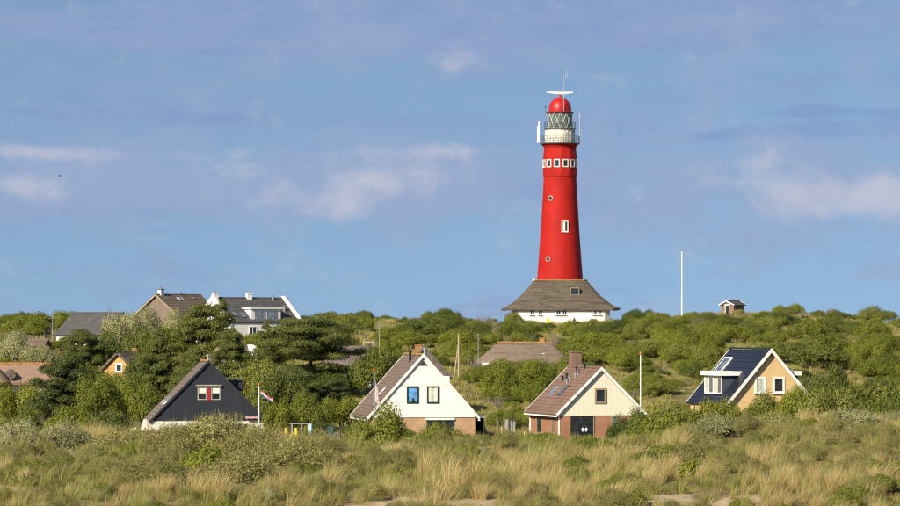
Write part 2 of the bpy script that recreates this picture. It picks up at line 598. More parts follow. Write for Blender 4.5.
M['pink_cloth'] = paint('faded_pink_cloth', (0.60, 0.33, 0.33), 0.85, 0.1, 0.2, 5.0)
M['orange_knob'] = paint('orange_knob_paint', (0.60, 0.15, 0.03), 0.5)
M['yellow'] = paint('yellow_plastic', (0.75, 0.55, 0.03), 0.4, 0.4)
M['skyblue'] = paint('light_blue_plastic', (0.38, 0.58, 0.75), 0.4, 0.4)
M['teal'] = paint('teal_panel', (0.02, 0.085, 0.095), 0.5)
M['trellis'] = paint('weathered_grey_wood', (0.36, 0.34, 0.29), 0.8, 0.2, 0.2, 3.0)
M['pole_wood'] = paint('weathered_pole_wood', (0.42, 0.36, 0.24), 0.85, 0.1, 0.2, 2.0)
M['bark'] = paint('grey_brown_bark', (0.10, 0.075, 0.055), 0.95, 0.05, 0.35, 6.0)
M['stem'] = paint('shrub_stem_bark', (0.12, 0.095, 0.07), 0.95, 0.05, 0.3, 6.0)
M['canvas'] = paint('pale_canvas', (0.62, 0.56, 0.46), 0.9, 0.1, 0.12, 1.5)
M['bird'] = paint('dark_feathers', (0.04, 0.04, 0.045), 0.8, 0.1, 0.2, 8.0)
# greens
M['leaf_green'] = foliage('green_leaves', (0.072, 0.102, 0.013), (0.275, 0.295, 0.032), (0.225, 0.225, 0.050))
M['leaf_lime'] = foliage('yellow_green_leaves', (0.105, 0.130, 0.015), (0.290, 0.295, 0.032))
M['leaf_dark'] = foliage('dark_green_leaves', (0.046, 0.074, 0.015), (0.180, 0.205, 0.031), (0.14, 0.16, 0.040))
M['leaf_buck'] = foliage('buckthorn_leaves', (0.125, 0.130, 0.036), (0.400, 0.365, 0.120), (0.26, 0.225, 0.085))
M['leaf_silver'] = foliage('silver_leaves', (0.16, 0.165, 0.066), (0.43, 0.415, 0.20))
M['needle'] = foliage('pine_needles', (0.038, 0.060, 0.014), (0.230, 0.235, 0.042), translucent=0.15)
M['needle_dark'] = foliage('dark_pine_needles', (0.030, 0.049, 0.012), (0.165, 0.180, 0.035), translucent=0.15)
M['grass_straw'] = foliage('straw_grass', (0.32, 0.25, 0.080), (0.72, 0.59, 0.28), translucent=0.3)
M['grass_green'] = foliage('green_grass', (0.17, 0.18, 0.035), (0.51, 0.48, 0.16), translucent=0.3)
M['grass_brown'] = foliage('withered_grass', (0.22, 0.15, 0.06), (0.52, 0.39, 0.18), translucent=0.3)
M['twig'] = paint('bare_twigs', (0.24, 0.20, 0.15), 0.95, 0.05, 0.3, 6.0)
M['grass_hill'] = foliage('dune_slope_grass', (0.20, 0.20, 0.045), (0.55, 0.49, 0.18), (0.32, 0.25, 0.085), translucent=0.3)

# ------------------------------------------------------------------ ground
_m, _n, _o2 = material('dune_ground')
_at = _n.new('ShaderNodeAttribute', attribute_name='sand').outputs['Fac']
_gc = _n.new('ShaderNodeNewGeometry').outputs['Position']
_f1 = _n.noise(_gc, 0.35, 7.0, 0.62)
_f2 = _n.noise(_gc, 3.5, 6.0, 0.65)
_f3 = _n.noise(_gc, 22.0, 3.0, 0.6)
_soil = _n.mix(_n.maprange(_f1, 0.35, 0.65), (0.13, 0.115, 0.045), (0.25, 0.20, 0.085))
_soil = _n.mix(_n.maprange(_f2, 0.45, 0.7, 0.0, 0.7), _soil, (0.10, 0.095, 0.03))
_sand = _n.mix(_n.maprange(_f2, 0.35, 0.65), (0.36, 0.275, 0.165), (0.50, 0.40, 0.26))
_sand = _n.mix(_n.maprange(_f3, 0.55, 0.75, 0.0, 0.5), _sand, (0.22, 0.17, 0.10))
_mask = _n.maprange(_n.math('ADD', _at, _n.math('MULTIPLY', _n.math('SUBTRACT', _f2, 0.5), 0.8)), 0.38, 0.62)
principled(_n, _o2, _n.mix(_mask, _soil, _sand), 0.95, 0.1, 0.0, bump(_n, _n.math('ADD', _f2, _n.math('MULTIPLY', _f3, 0.4)), 0.8, 0.12))
M['ground'] = _m


def sandiness(x, y):
    def g(cx, cy, sx, sy, a):
        return a * np.exp(-((x - cx) / sx) ** 2 - ((y - cy) / sy) ** 2)
    s = (g(-0.6, 103, 3.2, 4.0, 1.2) + g(6.4, 102.0, 2.6, 3.4, 1.2) + g(-12.6, 106, 1.2, 4, 0.8)) * np.clip((fbm(np.asarray(x) / 0.9, np.asarray(y) / 0.9, 3, 23) - 0.24) * 3.4, 0, 1)
    s = s + g(X(682, 385), 385, 1.2, 7, 1.0)      # worn path on the slope
    s = s + 0.8 * np.clip((95 - y) / 20, 0, 1)
    return np.clip(s, 0, 1)


ys = np.concatenate([np.arange(-200, 60, 8), np.arange(60, 160, 0.7), np.arange(160, 660, 2.6), np.geomspace(660, 9000, 40)])
us = np.linspace(-1, 1, 261)
us = us * (0.35 + 0.65 * np.abs(us))
gy, gu = np.meshgrid(ys, us, indexing='ij')
gx = gu * (70 + 0.55 * np.maximum(gy, 0))
gv = np.stack([gx, gy, gz(gx, gy)], -1).reshape(-1, 3)
nu = len(us)
ii = np.arange((len(ys) - 1) * nu).reshape(len(ys) - 1, nu)[:, :-1].ravel()
gf = np.stack([ii, ii + 1, ii + nu + 1, ii + nu], -1)
gme = array_mesh('ground', gv, gf, M['ground'], None, True)
_a = gme.attributes.new('sand', 'FLOAT', 'POINT')
_a.data.foreach_set('value', sandiness(gv[:, 0], gv[:, 1]).astype(np.float32))
ground = link('ground', gme)
ground['kind'] = 'structure'

# ------------------------------------------------------------------ building helpers
def window(root, x0, x1, z0, z1, yw, fmat, pmat, fw=0.09, cols=1, rows=1, sill=None, xf=None, name='window', proud=0.07, label=None):
    """framed window on a wall facing local -y at y = yw; xf may turn it onto another wall"""
    m = MB()
    m.xf = xf
    y0, y1 = yw - proud, yw + 0.05
    m.box(x0, x0 + fw, y0, y1, z0, z1).box(x1 - fw, x1, y0, y1, z0, z1)
    m.box(x0 + fw, x1 - fw, y0, y1, z1 - fw, z1).box(x0 + fw, x1 - fw, y0, y1, z0, z0 + fw)
    b = fw * 0.6
    cw = (x1 - x0 - 2 * fw)
    for i in range(1, cols):
        c = x0 + fw + cw * i / cols
        m.box(c - b / 2, c + b / 2, y0 + 0.01, y1, z0 + fw, z1 - fw)
    for i in range(1, rows):
        c = z0 + fw + (z1 - z0 - 2 * fw) * i / rows
        m.box(x0 + fw, x1 - fw, y0 + 0.012, y1, c - b / 2, c + b / 2)
    w = m.build(name, fmat, root)
    if label:
        w['label'] = label
    for i in range(cols):
        for j in range(rows):
            p = MB()
            p.xf = xf
            ch = z1 - z0 - 2 * fw
            p.box(x0 + fw + cw * i / cols + 0.002, x0 + fw + cw * (i + 1) / cols - 0.002, yw - 0.018, yw + 0.03,
                  z0 + fw + ch * j / rows + 0.002, z0 + fw + ch * (j + 1) / rows - 0.002)
            p.build('pane', pmat if not isinstance(pmat, (list, tuple)) else pmat[(i + j) % len(pmat)], w)
    if sill:
        s = MB()
        s.xf = xf
        s.box(x0 - 0.06, x1 + 0.06, yw - 0.16, yw + 0.04, z0 - 0.08, z0 - 0.002)
        s.build('sill', sill, w)
    return w


def slope_mesh(side, hw, zr, ze, ov, y0, y1, th, course, lift):
    """one tiled roof slope, its courses stepping down from the ridge"""
    m = MB()
    k = (zr - ze) / hw
    run = hw + ov
    L = math.hypot(run, run * k)
    n = max(2, int(round(L / course)))
    nx, nz = math.sin(math.atan(k)), math.cos(math.atan(k))

    def pt(t, off):
        return (side * (t * run + nx * off), zr - t * run * k + nz * off)
    jit = random.Random(int(hw * 1000) + int(side) + 5)
    prof = []
    for i in range(n):
        j = lift * jit.uniform(0.8, 1.25)
        prof.append(pt(i / n, th))
        prof.append(pt((i + 1) / n, th + j))
    prof.append(pt(1.0, 0.0))
    prof.append(pt(0.0, 0.0))
    m.prism(prof, y0, y1)
    return m


def gable_house(name, label, px, Y, phi, W, L, zg, ze, zr, walls, gmat, rmat, verge=None, ov=0.35, fo=0.25, course=0.36,
                lift=0.03, th=0.12, board=None, board_mat=None, gable_z=None, ridge_mat=None, cat='house', vw=0.2, center=False, gutter=None, group=None):
    """gabled house; local y runs away from the front gable. ze, zr are world heights of eaves and ridge."""
    loc = Vector((X(px, Y), Y, zg))
    root = thing(name, label, cat, loc, phi, group)
    ze, zr = ze - zg, zr - zg
    hw = W / 2
    k = (zr - ze) / hw
    m = MB()
    m.box(-hw, hw, 0.0, L, -0.5, ze - 0.02)
    m.build('wall', walls, root)
    gz_ = ze if gable_z is None else gable_z - zg
    gx0 = hw - (gz_ - ze) / k if gz_ > ze else hw
    g = MB()
    g.prism([(-gx0, gz_), (gx0, gz_), (0, zr - 0.01)], -0.012, 0.2)
    gab = g.build('gable', gmat, root)
    g = MB()
    g.prism([(-hw, ze), (hw, ze), (0, zr - 0.01)], L - 0.2, L + 0.012)
    g.build('gable', gmat, root)
    if board:
        nb = int(math.ceil(2 * hw / board))
        for i in range(nb):
            a = -hw + i * (2 * hw / nb) + 0.004
            b = a + (2 * hw / nb) - 0.008
            za, zb = zr - abs(a) * k - 0.03, zr - abs(b) * k - 0.03
            zb0 = gz_ - 0.06
            poly = [(a, zb0), (b, zb0), (b, max(zb, zb0 + 0.02))]
            if a < 0 < b:
                poly.append((0, zr - 0.03))
            poly.append((a, max(za, zb0 + 0.02)))
            bm_ = MB()
            d = 0.034 + 0.003 * (i % 2)
            bm_.prism(poly, -0.012 - d, -0.014)
            bm_.build('board', board_mat, gab)
    slopes = {}
    for side, nm in ((-1, 'L'), (1, 'R')):
        s = slope_mesh(side, hw, zr, ze, ov, -fo, L + fo, th, course, lift)
        slopes[nm] = s.build('roof_slope', rmat, root)
        if gutter:
            q = MB()
            ex, ez = side * (hw + ov + 0.05), zr - (hw + ov) * k - 0.06
            q.box(ex - 0.06, ex + 0.06, -fo, L + fo, ez - 0.07, ez + 0.05)
            q.build('gutter', gutter, slopes[nm])
        if verge:
            v = MB()
            a = math.atan(k)
            run = hw + ov
            nx_, nz_ = math.sin(a), math.cos(a)
            off = th + lift * 1.3 + 0.01
            top0 = (side * nx_ * 0.0, zr + off / nz_)
            top1 = (side * (run + nx_ * off), zr - run * k + nz_ * off)
            bot1 = (side * (run + nx_ * (off - vw)), zr - run * k + nz_ * (off - vw))
            bot0 = (0.0, zr + (off - vw) / nz_)
            v.prism([top0, top1, bot1, bot0], -fo - 0.05, -fo - 0.002)
            v.build('verge_board', verge, root)
            v = MB()
            v.prism([top0, top1, bot1, bot0], L + fo + 0.002, L + fo + 0.05)
            v.build('verge_board', verge, root)
    c = MB()
    top = zr + th / math.cos(math.atan(k))
    n = max(3, int((L + 2 * fo) / 0.42))
    for i in range(n):
        y0 = -fo + (L + 2 * fo) * i / n
        y1 = -fo + (L + 2 * fo) * (i + 1) / n - 0.02
        r0, r1 = 0.15, 0.13
        pts = []
        for yy, r in ((y0, r1), (y1, r0)):
            for q in range(6):
                t = math.pi * q / 5
                pts.append((r * 1.15 * math.cos(t), yy, top - 0.05 + r * math.sin(t)))
        c.add(pts, [(q, q + 1, 6 + q + 1, 6 + q) for q in range(5)] + [(5, 4, 3, 2, 1, 0), (6, 7, 8, 9, 10, 11)])
    c.build('ridge_cap', ridge_mat or rmat, root)
    root['_'] = 0
    del root['_']
    return root, dict(hw=hw, k=k, ze=ze, zr=zr, th=th, L=L, L_slope=slopes['L'], R_slope=slopes['R'], gable=gab, zg=zg)


def on_slope(H, side, t, y, off=0.0):
    """point on a roof slope; t from ridge 0 to wall line 1"""
    a = math.atan(H['k'])
    o = H['th'] + 0.03 + off
    return (side * (t * H['hw'] + math.sin(a) * o), y, H['zr'] - t * H['hw'] * H['k'] + math.cos(a) * o)


def skylight(H, side, t0, t1, y0, y1, fmat, pmat, name='skylight'):
    def quad(ya, yb, ta, tb, o0, o1):
        pts = []
        for o in (o0, o1):
            for t, y in ((ta, ya), (ta, yb), (tb, yb), (tb, ya)):
                pts.append(on_slope(H, side, t, y, o))
        return pts, [(0, 1, 2, 3), (7, 6, 5, 4), (0, 4, 5, 1), (1, 5, 6, 2), (2, 6, 7, 3), (3, 7, 4, 0)]
    par = H['L_slope'] if side < 0 else H['R_slope']
    m = MB()
    m.add(*quad(y0, y1, t0, t1, -0.03, 0.06))
    f = m.build(name, fmat, par)
    ey, et = (y1 - y0) * 0.12, (t1 - t0) * 0.10
    m = MB()
    m.add(*quad(y0 + ey, y1 - ey, t0 + et, t1 - et, 0.0, 0.075))
    if f.parent.parent:                      # keep to three levels: the pane is a neighbour of its frame on the slope
        m.build('skylight_pane', pmat, par)
    return f


def chimney(root, x, y, z0, z1, sx, sy, mat, capmat=None, pots=0, parent=None):
    m = MB()
    m.box(x - sx / 2, x + sx / 2, y - sy / 2, y + sy / 2, z0, z1)
    c = m.build('chimney', mat, root)
    m = MB()
    m.box(x - sx / 2 - 0.05, x + sx / 2 + 0.05, y - sy / 2 - 0.05, y + sy / 2 + 0.05, z1 + 0.002, z1 + 0.10)
    m.build('chimney_cap', capmat or mat, c)
    for i in range(pots):
        m = MB()
        px_ = x + (i - (pots - 1) / 2) * 0.3
        m.tube((px_, y, z1 + 0.1), (px_, y, z1 + 0.4), 0.09, 0.075)
        m.build('chimney_pot', M['ridge_orange'], c)
    return c


def pipe(root, x, y, z0, z1, r, mat, name='flue_pipe', cap=True):
    m = MB()
    m.tube((x, y, z0), (x, y, z1), r, r, 8)
    if cap:
        m.tube((x, y, z1), (x, y, z1 + 0.16), r * 1.5, r * 1.5, 8)
    return m.build(name, mat, root, True)


# ------------------------------------------------------------------ lighthouse
LY = 592.0
S = F / LY
LX = X(560.0, LY)
LZ = 0.05
lh = thing('lighthouse', 'tall red round lighthouse rising from a white thatched base house', 'lighthouse', (LX, LY, LZ))


def lz(py):
    return Z(py, LY) - LZ


def ring_sq(h, z, c=0.1):
    k = h * (1 - c)
    if h > 7.95:                     # the eaves reach out less at front and back
        d = 7.95 + (h - 7.95) * 0.28
        e = d - h * c
        return [(-k, -d, z), (k, -d, z), (h, -e, z), (h, e, z), (k, d, z), (-k, d, z), (-h, e, z), (-h, -e, z)]
    return [(-k, -h, z), (k, -h, z), (h, -k, z), (h, k, z), (k, h, z), (-k, h, z), (-h, k, z), (-h, -k, z)]


m = MB()
z_b, z_t = -1.2, lz(308.5)
hb = 48.0 / S
r0, r1 = ring_sq(hb, z_b, 0.11), ring_sq(hb, z_t, 0.11)
m.add(r0 + r1, [(i, (i + 1) % 8, 8 + (i + 1) % 8, 8 + i) for i in range(8)] + [tuple(range(7, -1, -1)), tuple(range(8, 16))])
base_wall = m.build('base_wall', M['white'], lh)
# thatched skirt roof, flaring towards the eaves
m = MB()
prof = [(9.55, lz(309.6) - 0.12), (9.60, lz(309.2) + 0.06), (8.55, lz(305.8)), (7.55, lz(302.0)), (6.6, lz(297.0)), (5.9, lz(292.3)), (4.95, lz(285.6)), (4.25, lz(280.6)), (3.5, lz(280.2))]
under = [(hb - 0.1, lz(308.0))]
rings = under + prof
N8 = 24
pts, fc = [], []
for h, z in rings:
    rr = ring_sq(h, z, 0.13)
    for i in range(8):
        a, b = Vector(rr[i]), Vector(rr[(i + 1) % 8])
        for q in range(3):
            p = a.lerp(b, q / 3)
            w = 0.05 * math.sin(i * 2.1 + q * 1.7 + h * 2.3)
            pts.append((p.x, p.y, p.z + w * (0.4 if h < 9 else 1.0)))
for r_ in range(len(rings) - 1):
    for i in range(N8):
        fc.append((r_ * N8 + i, r_ * N8 + (i + 1) % N8, (r_ + 1) * N8 + (i + 1) % N8, (r_ + 1) * N8 + i))
m.add(pts, fc)
skirt = m.build('thatched_roof', M['thatch_grey'], lh, True)
m = MB()
a_, b_ = ring_sq(4.38, lz(280.9), 0.13), ring_sq(4.38, lz(279.9), 0.13)
c_, d_ = ring_sq(3.4, lz(280.9), 0.13), ring_sq(3.4, lz(279.9), 0.13)
m.add(a_ + b_ + c_ + d_, [f for i in range(8) for f in ((i, (i + 1) % 8, 8 + (i + 1) % 8, 8 + i), (8 + i, 8 + (i + 1) % 8, 24 + (i + 1) % 8, 24 + i))])
m.build('ridge_cap', M['ridge_orange'], skirt)
# small roof window
m = MB()
xa, xb = (569.0 - 560) / S, (578.0 - 560) / S
yfr = -6.55
m.box(xa - 0.05, xb + 0.05, yfr, yfr + 2.0, lz(295.8), lz(295.0))
m.box(xa, xa + 0.12, yfr + 0.05, yfr + 2.0, lz(295.0), lz(288.0)).box(xb - 0.12, xb, yfr + 0.05, yfr + 2.0, lz(295.0), lz(288.0))
m.box(xa + 0.12, xb - 0.12, yfr + 0.05, yfr + 2.0, lz(288.8), lz(288.0))
dor = m.build('roof_window', M['wood_frame'], skirt)
m = MB()
m.box(xa + 0.12, xb - 0.12, yfr + 0.2, yfr + 1.8, lz(294.9), lz(288.9))
m.build('roof_window_pane', M['glass'], skirt)
for sx0, sx1, pm, cols in ((528.7, 533.7, 'glass', 1), (537.0, 541.5, 'glass', 1), (554.6, 559.6, 'glass', 1), (560.8, 565.5, 'glass', 1), (591.2, 595.2, 'glass_lit', 1), (596.6, 600.2, 'glass_lit', 1)):
    window(lh, (sx0 - 560) / S, (sx1 - 560) / S, lz(315.6), lz(310.0), -hb, M['white_wood'], M[pm], 0.10, 2 if pm == 'glass' else 1, 1, M['steel'])
m = MB()
m.box((513.0 - 560) / S, (515.4 - 560) / S, -hb - 0.02 + 0.35, -hb + 0.8, lz(318), lz(310.5))
# tower shaft
m = MB()
pr = []
for t in np.linspace(0, 1, 15):
    py = 281.5 + (176.0 - 281.5) * t
    pr.append(((22.6 - 6.35 * t + 0.5 * (1 - t) ** 3 - 0.5 * math.sin(math.pi * t) * 0.4) / S, lz(py)))
shaft = m.lathe(pr, 64).build('tower_shaft', M['red'], lh, True)
m = MB()
m.lathe([(16.7 / S, lz(176.6)), (16.7 / S, lz(175.4)), (16.2 / S, lz(175.3))], 64)
m.build('string_course', M['red'], shaft, True)
A0 = R(17.5)                       # facet directions
rad12 = 16.55 / S / math.cos(math.pi / 12)
m = MB()
top12 = 15.6 / S / math.cos(math.pi / 12)
m.lathe([(rad12, lz(175.4)), (rad12 * 0.99, lz(157.5)), (top12, lz(150)), (top12, lz(147.4))], 12, A0 + math.pi / 12)
facet = m.build('watch_room_wall', M['red'], lh)
m = MB()
m.lathe([(top12 + 0.01, lz(148.5)), (16.4 / S, lz(146.8)), (18.0 / S, lz(145.0)), (18.6 / S, lz(144.6)), (18.6 / S, lz(144.2)), (2.0, lz(144.1))], 48)
m.build('cornice', M['red'], lh, True)
for i in range(12):
    th_ = A0 + i * math.pi / 6

    def turn(x, y, z, t=th_):
        return (x * math.cos(t) - y * math.sin(t), x * math.sin(t) + y * math.cos(t), z)
    window(lh, -0.52, 0.52, lz(167.8), lz(159.6), -16.42 / S, M['cream_metal'], M['glass'], 0.19, 1, 1, None, turn, 'watch_window', 0.10)


def shaft_r(py):
    t = (281.5 - py) / 105.5
    return (22.6 - 6.35 * t + 0.5 * (1 - t) ** 3 - 0.5 * math.sin(math.pi * t) * 0.4) / S


for px, py, rr in ((550.3, 198.6, 0.46), (547.7, 259.2, 0.46)):
    r_ = shaft_r(py)
    t = math.asin((px - 560) / S / r_)
    d = Vector((math.sin(t), -math.cos(t), 0))
    c = d * r_ + Vector((0, 0, lz(py)))
    m = MB()
    m.tube(c - d * 0.3, c + d * 0.10, rr, rr * 0.96, 20)
    p_ = m.build('porthole', M['trellis'], shaft, True)
    m = MB()
    m.tube(c - d * 0.2, c + d * 0.13, rr * 0.66, rr * 0.66, 20)
    m.build('porthole_pane', M['glass'], shaft, True)
r_ = shaft_r(226.5)
t = math.asin((564.2 - 560) / S / r_)


def turn2(x, y, z, t=t):
    return (x * math.cos(t) - y * math.sin(t), x * math.sin(t) + y * math.cos(t), z)


window(lh, -0.55, 0.55, lz(232.2), lz(221.4), -r_ - 0.02, M['white_wood'], [M['blind'], M['glass']], 0.13, 2, 1, M['white_wood'], turn2, 'shaft_window', 0.12)
# gallery
m = MB()
m.lathe([(2.3, lz(144.15)), (3.24, lz(144.15)), (3.24, lz(143.2)), (2.3, lz(143.1))], 40)
gal = m.build('gallery_deck', M['steel'], lh)


def railing(rad, zb, zt, n, parent, rails=3, pr=0.03):
    for i in range(n):
        t = 2 * math.pi * i / n
        m = MB()
        m.tube((rad * math.sin(t), -rad * math.cos(t), zb), (rad * math.sin(t), -rad * math.cos(t), zt), pr, pr, 6)
        m.build('railing_post', M['steel'], parent)
    for k_ in range(rails):
        z = zb + (zt - zb) * (k_ + 1) / rails
        m = MB()
        for i in range(36):
            a, b = 2 * math.pi * i / 36, 2 * math.pi * (i + 1) / 36
            m.tube((rad * math.sin(a), -rad * math.cos(a), z), (rad * math.sin(b), -rad * math.cos(b), z), pr * 0.8, pr * 0.8, 5, False)
        m.build('rail', M['steel'], parent)


railing(3.18, lz(143.2), lz(136.2), 24, gal)
m = MB()
m.lathe([(2.42, lz(143.3)), (2.42, lz(129.6)), (2.5, lz(129.2)), (2.5, lz(128.7)), (1.9, lz(128.6))], 24)
drum = m.build('lantern_drum', M['cream_metal'], lh)
for i in range(24):
    t = 2 * math.pi * i / 24
    m = MB()
    m.xf = lambda x, y, z, t=t: (x * math.cos(t) - y * math.sin(t), x * math.sin(t) + y * math.cos(t), z)
    m.box(-0.035, 0.035, -2.47, -2.38, lz(143), lz(130))
    m.build('drum_rib', M['cream_metal'], drum)
m = MB()
m.xf = lambda x, y, z: (x * math.cos(0.25) - y * math.sin(0.25), x * math.sin(0.25) + y * math.cos(0.25), z)
m.box(-0.38, 0.38, -2.5, -2.36, lz(143.0), lz(132.5))
m.build('drum_door', M['cream_metal'], drum)
m = MB()
m.lathe([(2.0, lz(129.3)), (2.62, lz(129.3)), (2.62, lz(128.8)), (2.0, lz(128.75))], 32)
gal2 = m.build('lantern_gallery', M['steel'], lh)
railing(2.56, lz(128.8), lz(122.2), 20, gal2, 3, 0.028)
# lantern room: panes between slanting glazing bars
NL = 12
rl = 2.02
zl0, zl1 = lz(128.6), lz(113.0)
for i in range(NL):
    a, b = 2 * math.pi * i / NL, 2 * math.pi * (i + 1) / NL
    pa, pb = Vector((rl * math.sin(a), -rl * math.cos(a), 0)), Vector((rl * math.sin(b), -rl * math.cos(b), 0))
    m = MB()
    inn = 0.95
    m.add([(*pa.xy, zl0), (*pb.xy, zl0), (*pb.xy, zl1), (*pa.xy, zl1), (pa.x * inn, pa.y * inn, zl0), (pb.x * inn, pb.y * inn, zl0), (pb.x * inn, pb.y * inn, zl1), (pa.x * inn, pa.y * inn, zl1)],
          [(0, 1, 2, 3), (7, 6, 5, 4), (0, 4, 5, 1), (1, 5, 6, 2), (2, 6, 7, 3), (3, 7, 4, 0)])
    m.build('lantern_pane', M['lampglass'], lh)
    m = MB()
    o = 1.02
    m.tube((pa.x * o, pa.y * o, zl0), (pb.x * o, pb.y * o, zl1), 0.04, 0.04, 6)
    m.tube((pb.x * o, pb.y * o, zl0), (pa.x * o, pa.y * o, zl1), 0.04, 0.04, 6)
    m.build('glazing_bar', M['cream_metal'], lh)
m = MB()
m.lathe([(1.95, lz(113.6)), (2.22, lz(113.4)), (2.26, lz(112.6)), (2.18, lz(112.0)), (1.85, lz(111.6))], 40)
m.build('dome_rim', M['darkred'], lh, True)
m = MB()
dp = [(11.3 / S, lz(112.0)), (11.35 / S, lz(109.5))]
for q in np.linspace(0.0, 1.0, 12)[1:]:
    an = q * math.pi / 2
    dp.append((11.35 / S * math.cos(an), lz(109.5 - 12.4 * math.sin(an))))
dp[-1] = (0.0, dp[-1][1])
dome = m.lathe(dp, 40).build('dome', M['red_gloss'], lh, True)
m = MB()
m.tube((0, 0, lz(98)), (0, 0, lz(93.8)), 0.22, 0.15, 10)
m.build('radar_pedestal', M['red_gloss'], dome)
m = MB()
ct, st = math.cos(R(18)), math.sin(R(18))
m.xf = lambda x, y, z: (x * ct - y * st, x * st + y * ct, z + 0.0)
zc = lz(92.6)
m.prism([(-2.25, zc + 0.14), (-2.2, zc - 0.10), (-0.6, zc - 0.26), (0.6, zc - 0.26), (2.2, zc - 0.02), (2.25, zc + 0.20), (0.6, zc + 0.16), (-0.6, zc + 0.16)], -0.16, 0.16)
m.build('radar_scanner', M['white_wood'], lh)
m = MB()
mx = 3.4 / S
m.tube((mx, -1.98, lz(113)), (mx, -1.98, lz(90)), 0.045, 0.045, 6).tube((mx, -1.98, lz(90)), (mx, -1.98, lz(78)), 0.035, 0.03, 6)
m.tube((mx, -1.98, lz(78.2)), (mx + 0.62, -1.98, lz(78.2)), 0.03, 0.03, 6)
m.tube((mx + 0.05, -1.98, lz(98)), (mx * 0.3, -1.0, lz(100)), 0.03, 0.03, 6)
mast = m.build('antenna_mast', M['greymetal'], lh)
for q in (0.30, 0.62):
    m = MB()
    m.tube((mx + q, -1.98, lz(78.6)), (mx + q, -1.98, lz(71.8)), 0.045, 0.03, 6)
    m.build('antenna_rod', M['greymetal'], mast)
m = MB()
m.tube((mx + 0.3, -1.98, lz(75.2)), (mx + 0.62, -1.98, lz(75.2)), 0.03, 0.03, 6)
m.build('antenna_rod', M['greymetal'], mast)
for px, y0_, y1_, rr, mt in ((539.0, 142.6, 121.4, 0.13, 'white_wood'), (537.4, 143.0, 126, 0.06, 'white_wood'), (579.6, 143.6, 119.0, 0.09, 'greymetal'), (579.3, 119.0, 113.6, 0.035, 'white_wood'), (581.4, 139, 128.0, 0.05, 'greymetal')):
    m = MB()
    m.tube(((px - 560) / S, -0.6, lz(y0_)), ((px - 560) / S, -0.6, lz(y1_)), rr, rr, 8)
    m.build('side_antenna', M[mt], lh, True)
for px, py in ((539, 140), (579.6, 140), (581.0, 134), (537.8, 140)):
    m = MB()
    xa, xb = sorted(((px - 560) / S, math.copysign(3.1, px - 560)))
    m.box(min(xa, xb) - 0.02, max(xa, xb) + 0.02, -0.63, -0.57, lz(py), lz(py - 0.5))
    m.build('antenna_bracket', M['steel'], lh)
m = MB()
m.tube(((545.3 - 560) / S, -0.5, lz(113)), ((545.3 - 560) / S, -0.5, lz(107)), 0.03, 0.03, 6).tube(((545.3 - 560) / S, -0.5, lz(107.6)), ((545.3 - 560) / S, -0.5, lz(106.4)), 0.13, 0.13, 8)
m.tube(((545.3 - 560) / S, -0.5, lz(112.8)), (-2.0, -0.5, lz(112.8)), 0.03, 0.03, 6)
m.build('wind_sensor', M['steel'], lh)
m = MB()
m.tube(((533.3 - 560) / S, -3.6, lz(281)), ((533.3 - 560) / S, -3.6, lz(278.6)), 0.22, 0.16, 8)
m.build('roof_vent', M['white_wood'], skirt)

# ------------------------------------------------------------------ dark boarded house
H1, h1 = gable_house('dark_house', 'black boarded gable house with red shuttered attic window and brown tiled roof', 208.5, 300, R(8), 9.3, 8.0,
                     -9.7, Z(420, 300), Z(363.0, 300), M['white'], M['board_navy'], M['tile_grey'], M['board_navy'], 0.22, 0.18,
                     board=0.27, board_mat=M['board_navy'], ridge_mat=M['ridge_lichen'], vw=0.16)


def hx(px, Y, c):
    return (px - c) / F * Y


zz = lambda py, H, Y=300: Z(py, Y) - H['zg']
for a, b in ((197.5, 206.6), (211.0, 220.2)):
    window(H1, hx(a, 300, 208.5), hx(b, 300, 208.5), zz(400.0, h1), zz(386.5, h1), -0.062, M['trellis'], [M['glass'], M['blind']], 0.08, 1, 2, None)
m = MB()
m.box(hx(207.0, 300, 208.5), hx(210.6, 300, 208.5), -0.13, -0.05, zz(400.2, h1), zz(386.3, h1))
m.build('shutter', M['shutter_red'], H1)
m = MB()
m.box(hx(195.8, 300, 208.5), hx(221.5, 300, 208.5), -0.30, -0.04, zz(386.0, h1), zz(384.8, h1))
m.build('window_hood', M['trellis'], H1)
for a, b in ((222.5, 229.5), (236.5, 248.5)):
    window(H1, hx(a, 300, 208.5), hx(b, 300, 208.5), zz(434, h1), zz(423.5, h1), 0.0, M['white_wood'], M['glass'], 0.08, 2, 1, M['white_wood'])
m = MB()
m.box(hx(245, 300, 208.5), hx(258, 300, 208.5), -0.5, -0.3, zz(418.5, h1), zz(416.8, h1))
m.build('awning_box', M['pink_cloth'], H1)
pipe(H1, 0.0, 0.6, h1['zr'] - 0.1, h1['zr'] + 0.55, 0.10, M['greymetal'])
skylight(h1, -1, 0.62, 0.78, 3.0, 3.7, M['greymetal'], M['glass_lit'])
skylight(h1, -1, 0.70, 0.75, 4.6, 5.2, M['white_wood'], M['glass_lit'])
skylight(h1, -1, 0.70, 0.75, 1.6, 2.2, M['white_wood'], M['glass_lit'])
m = MB()
m.box(hx(224, 300, 208.5), hx(246.5, 300, 208.5), 3.2, 6.0, zz(392, h1), zz(381.5, h1))
dm = m.build('dormer', M['board_navy'], H1)
m = MB()
m.box(hx(223.5, 300, 208.5), hx(247.3, 300, 208.5), 3.05, 6.15, zz(381.4, h1), zz(380.2, h1))
m.build('dormer_roof', M['steel'], dm)

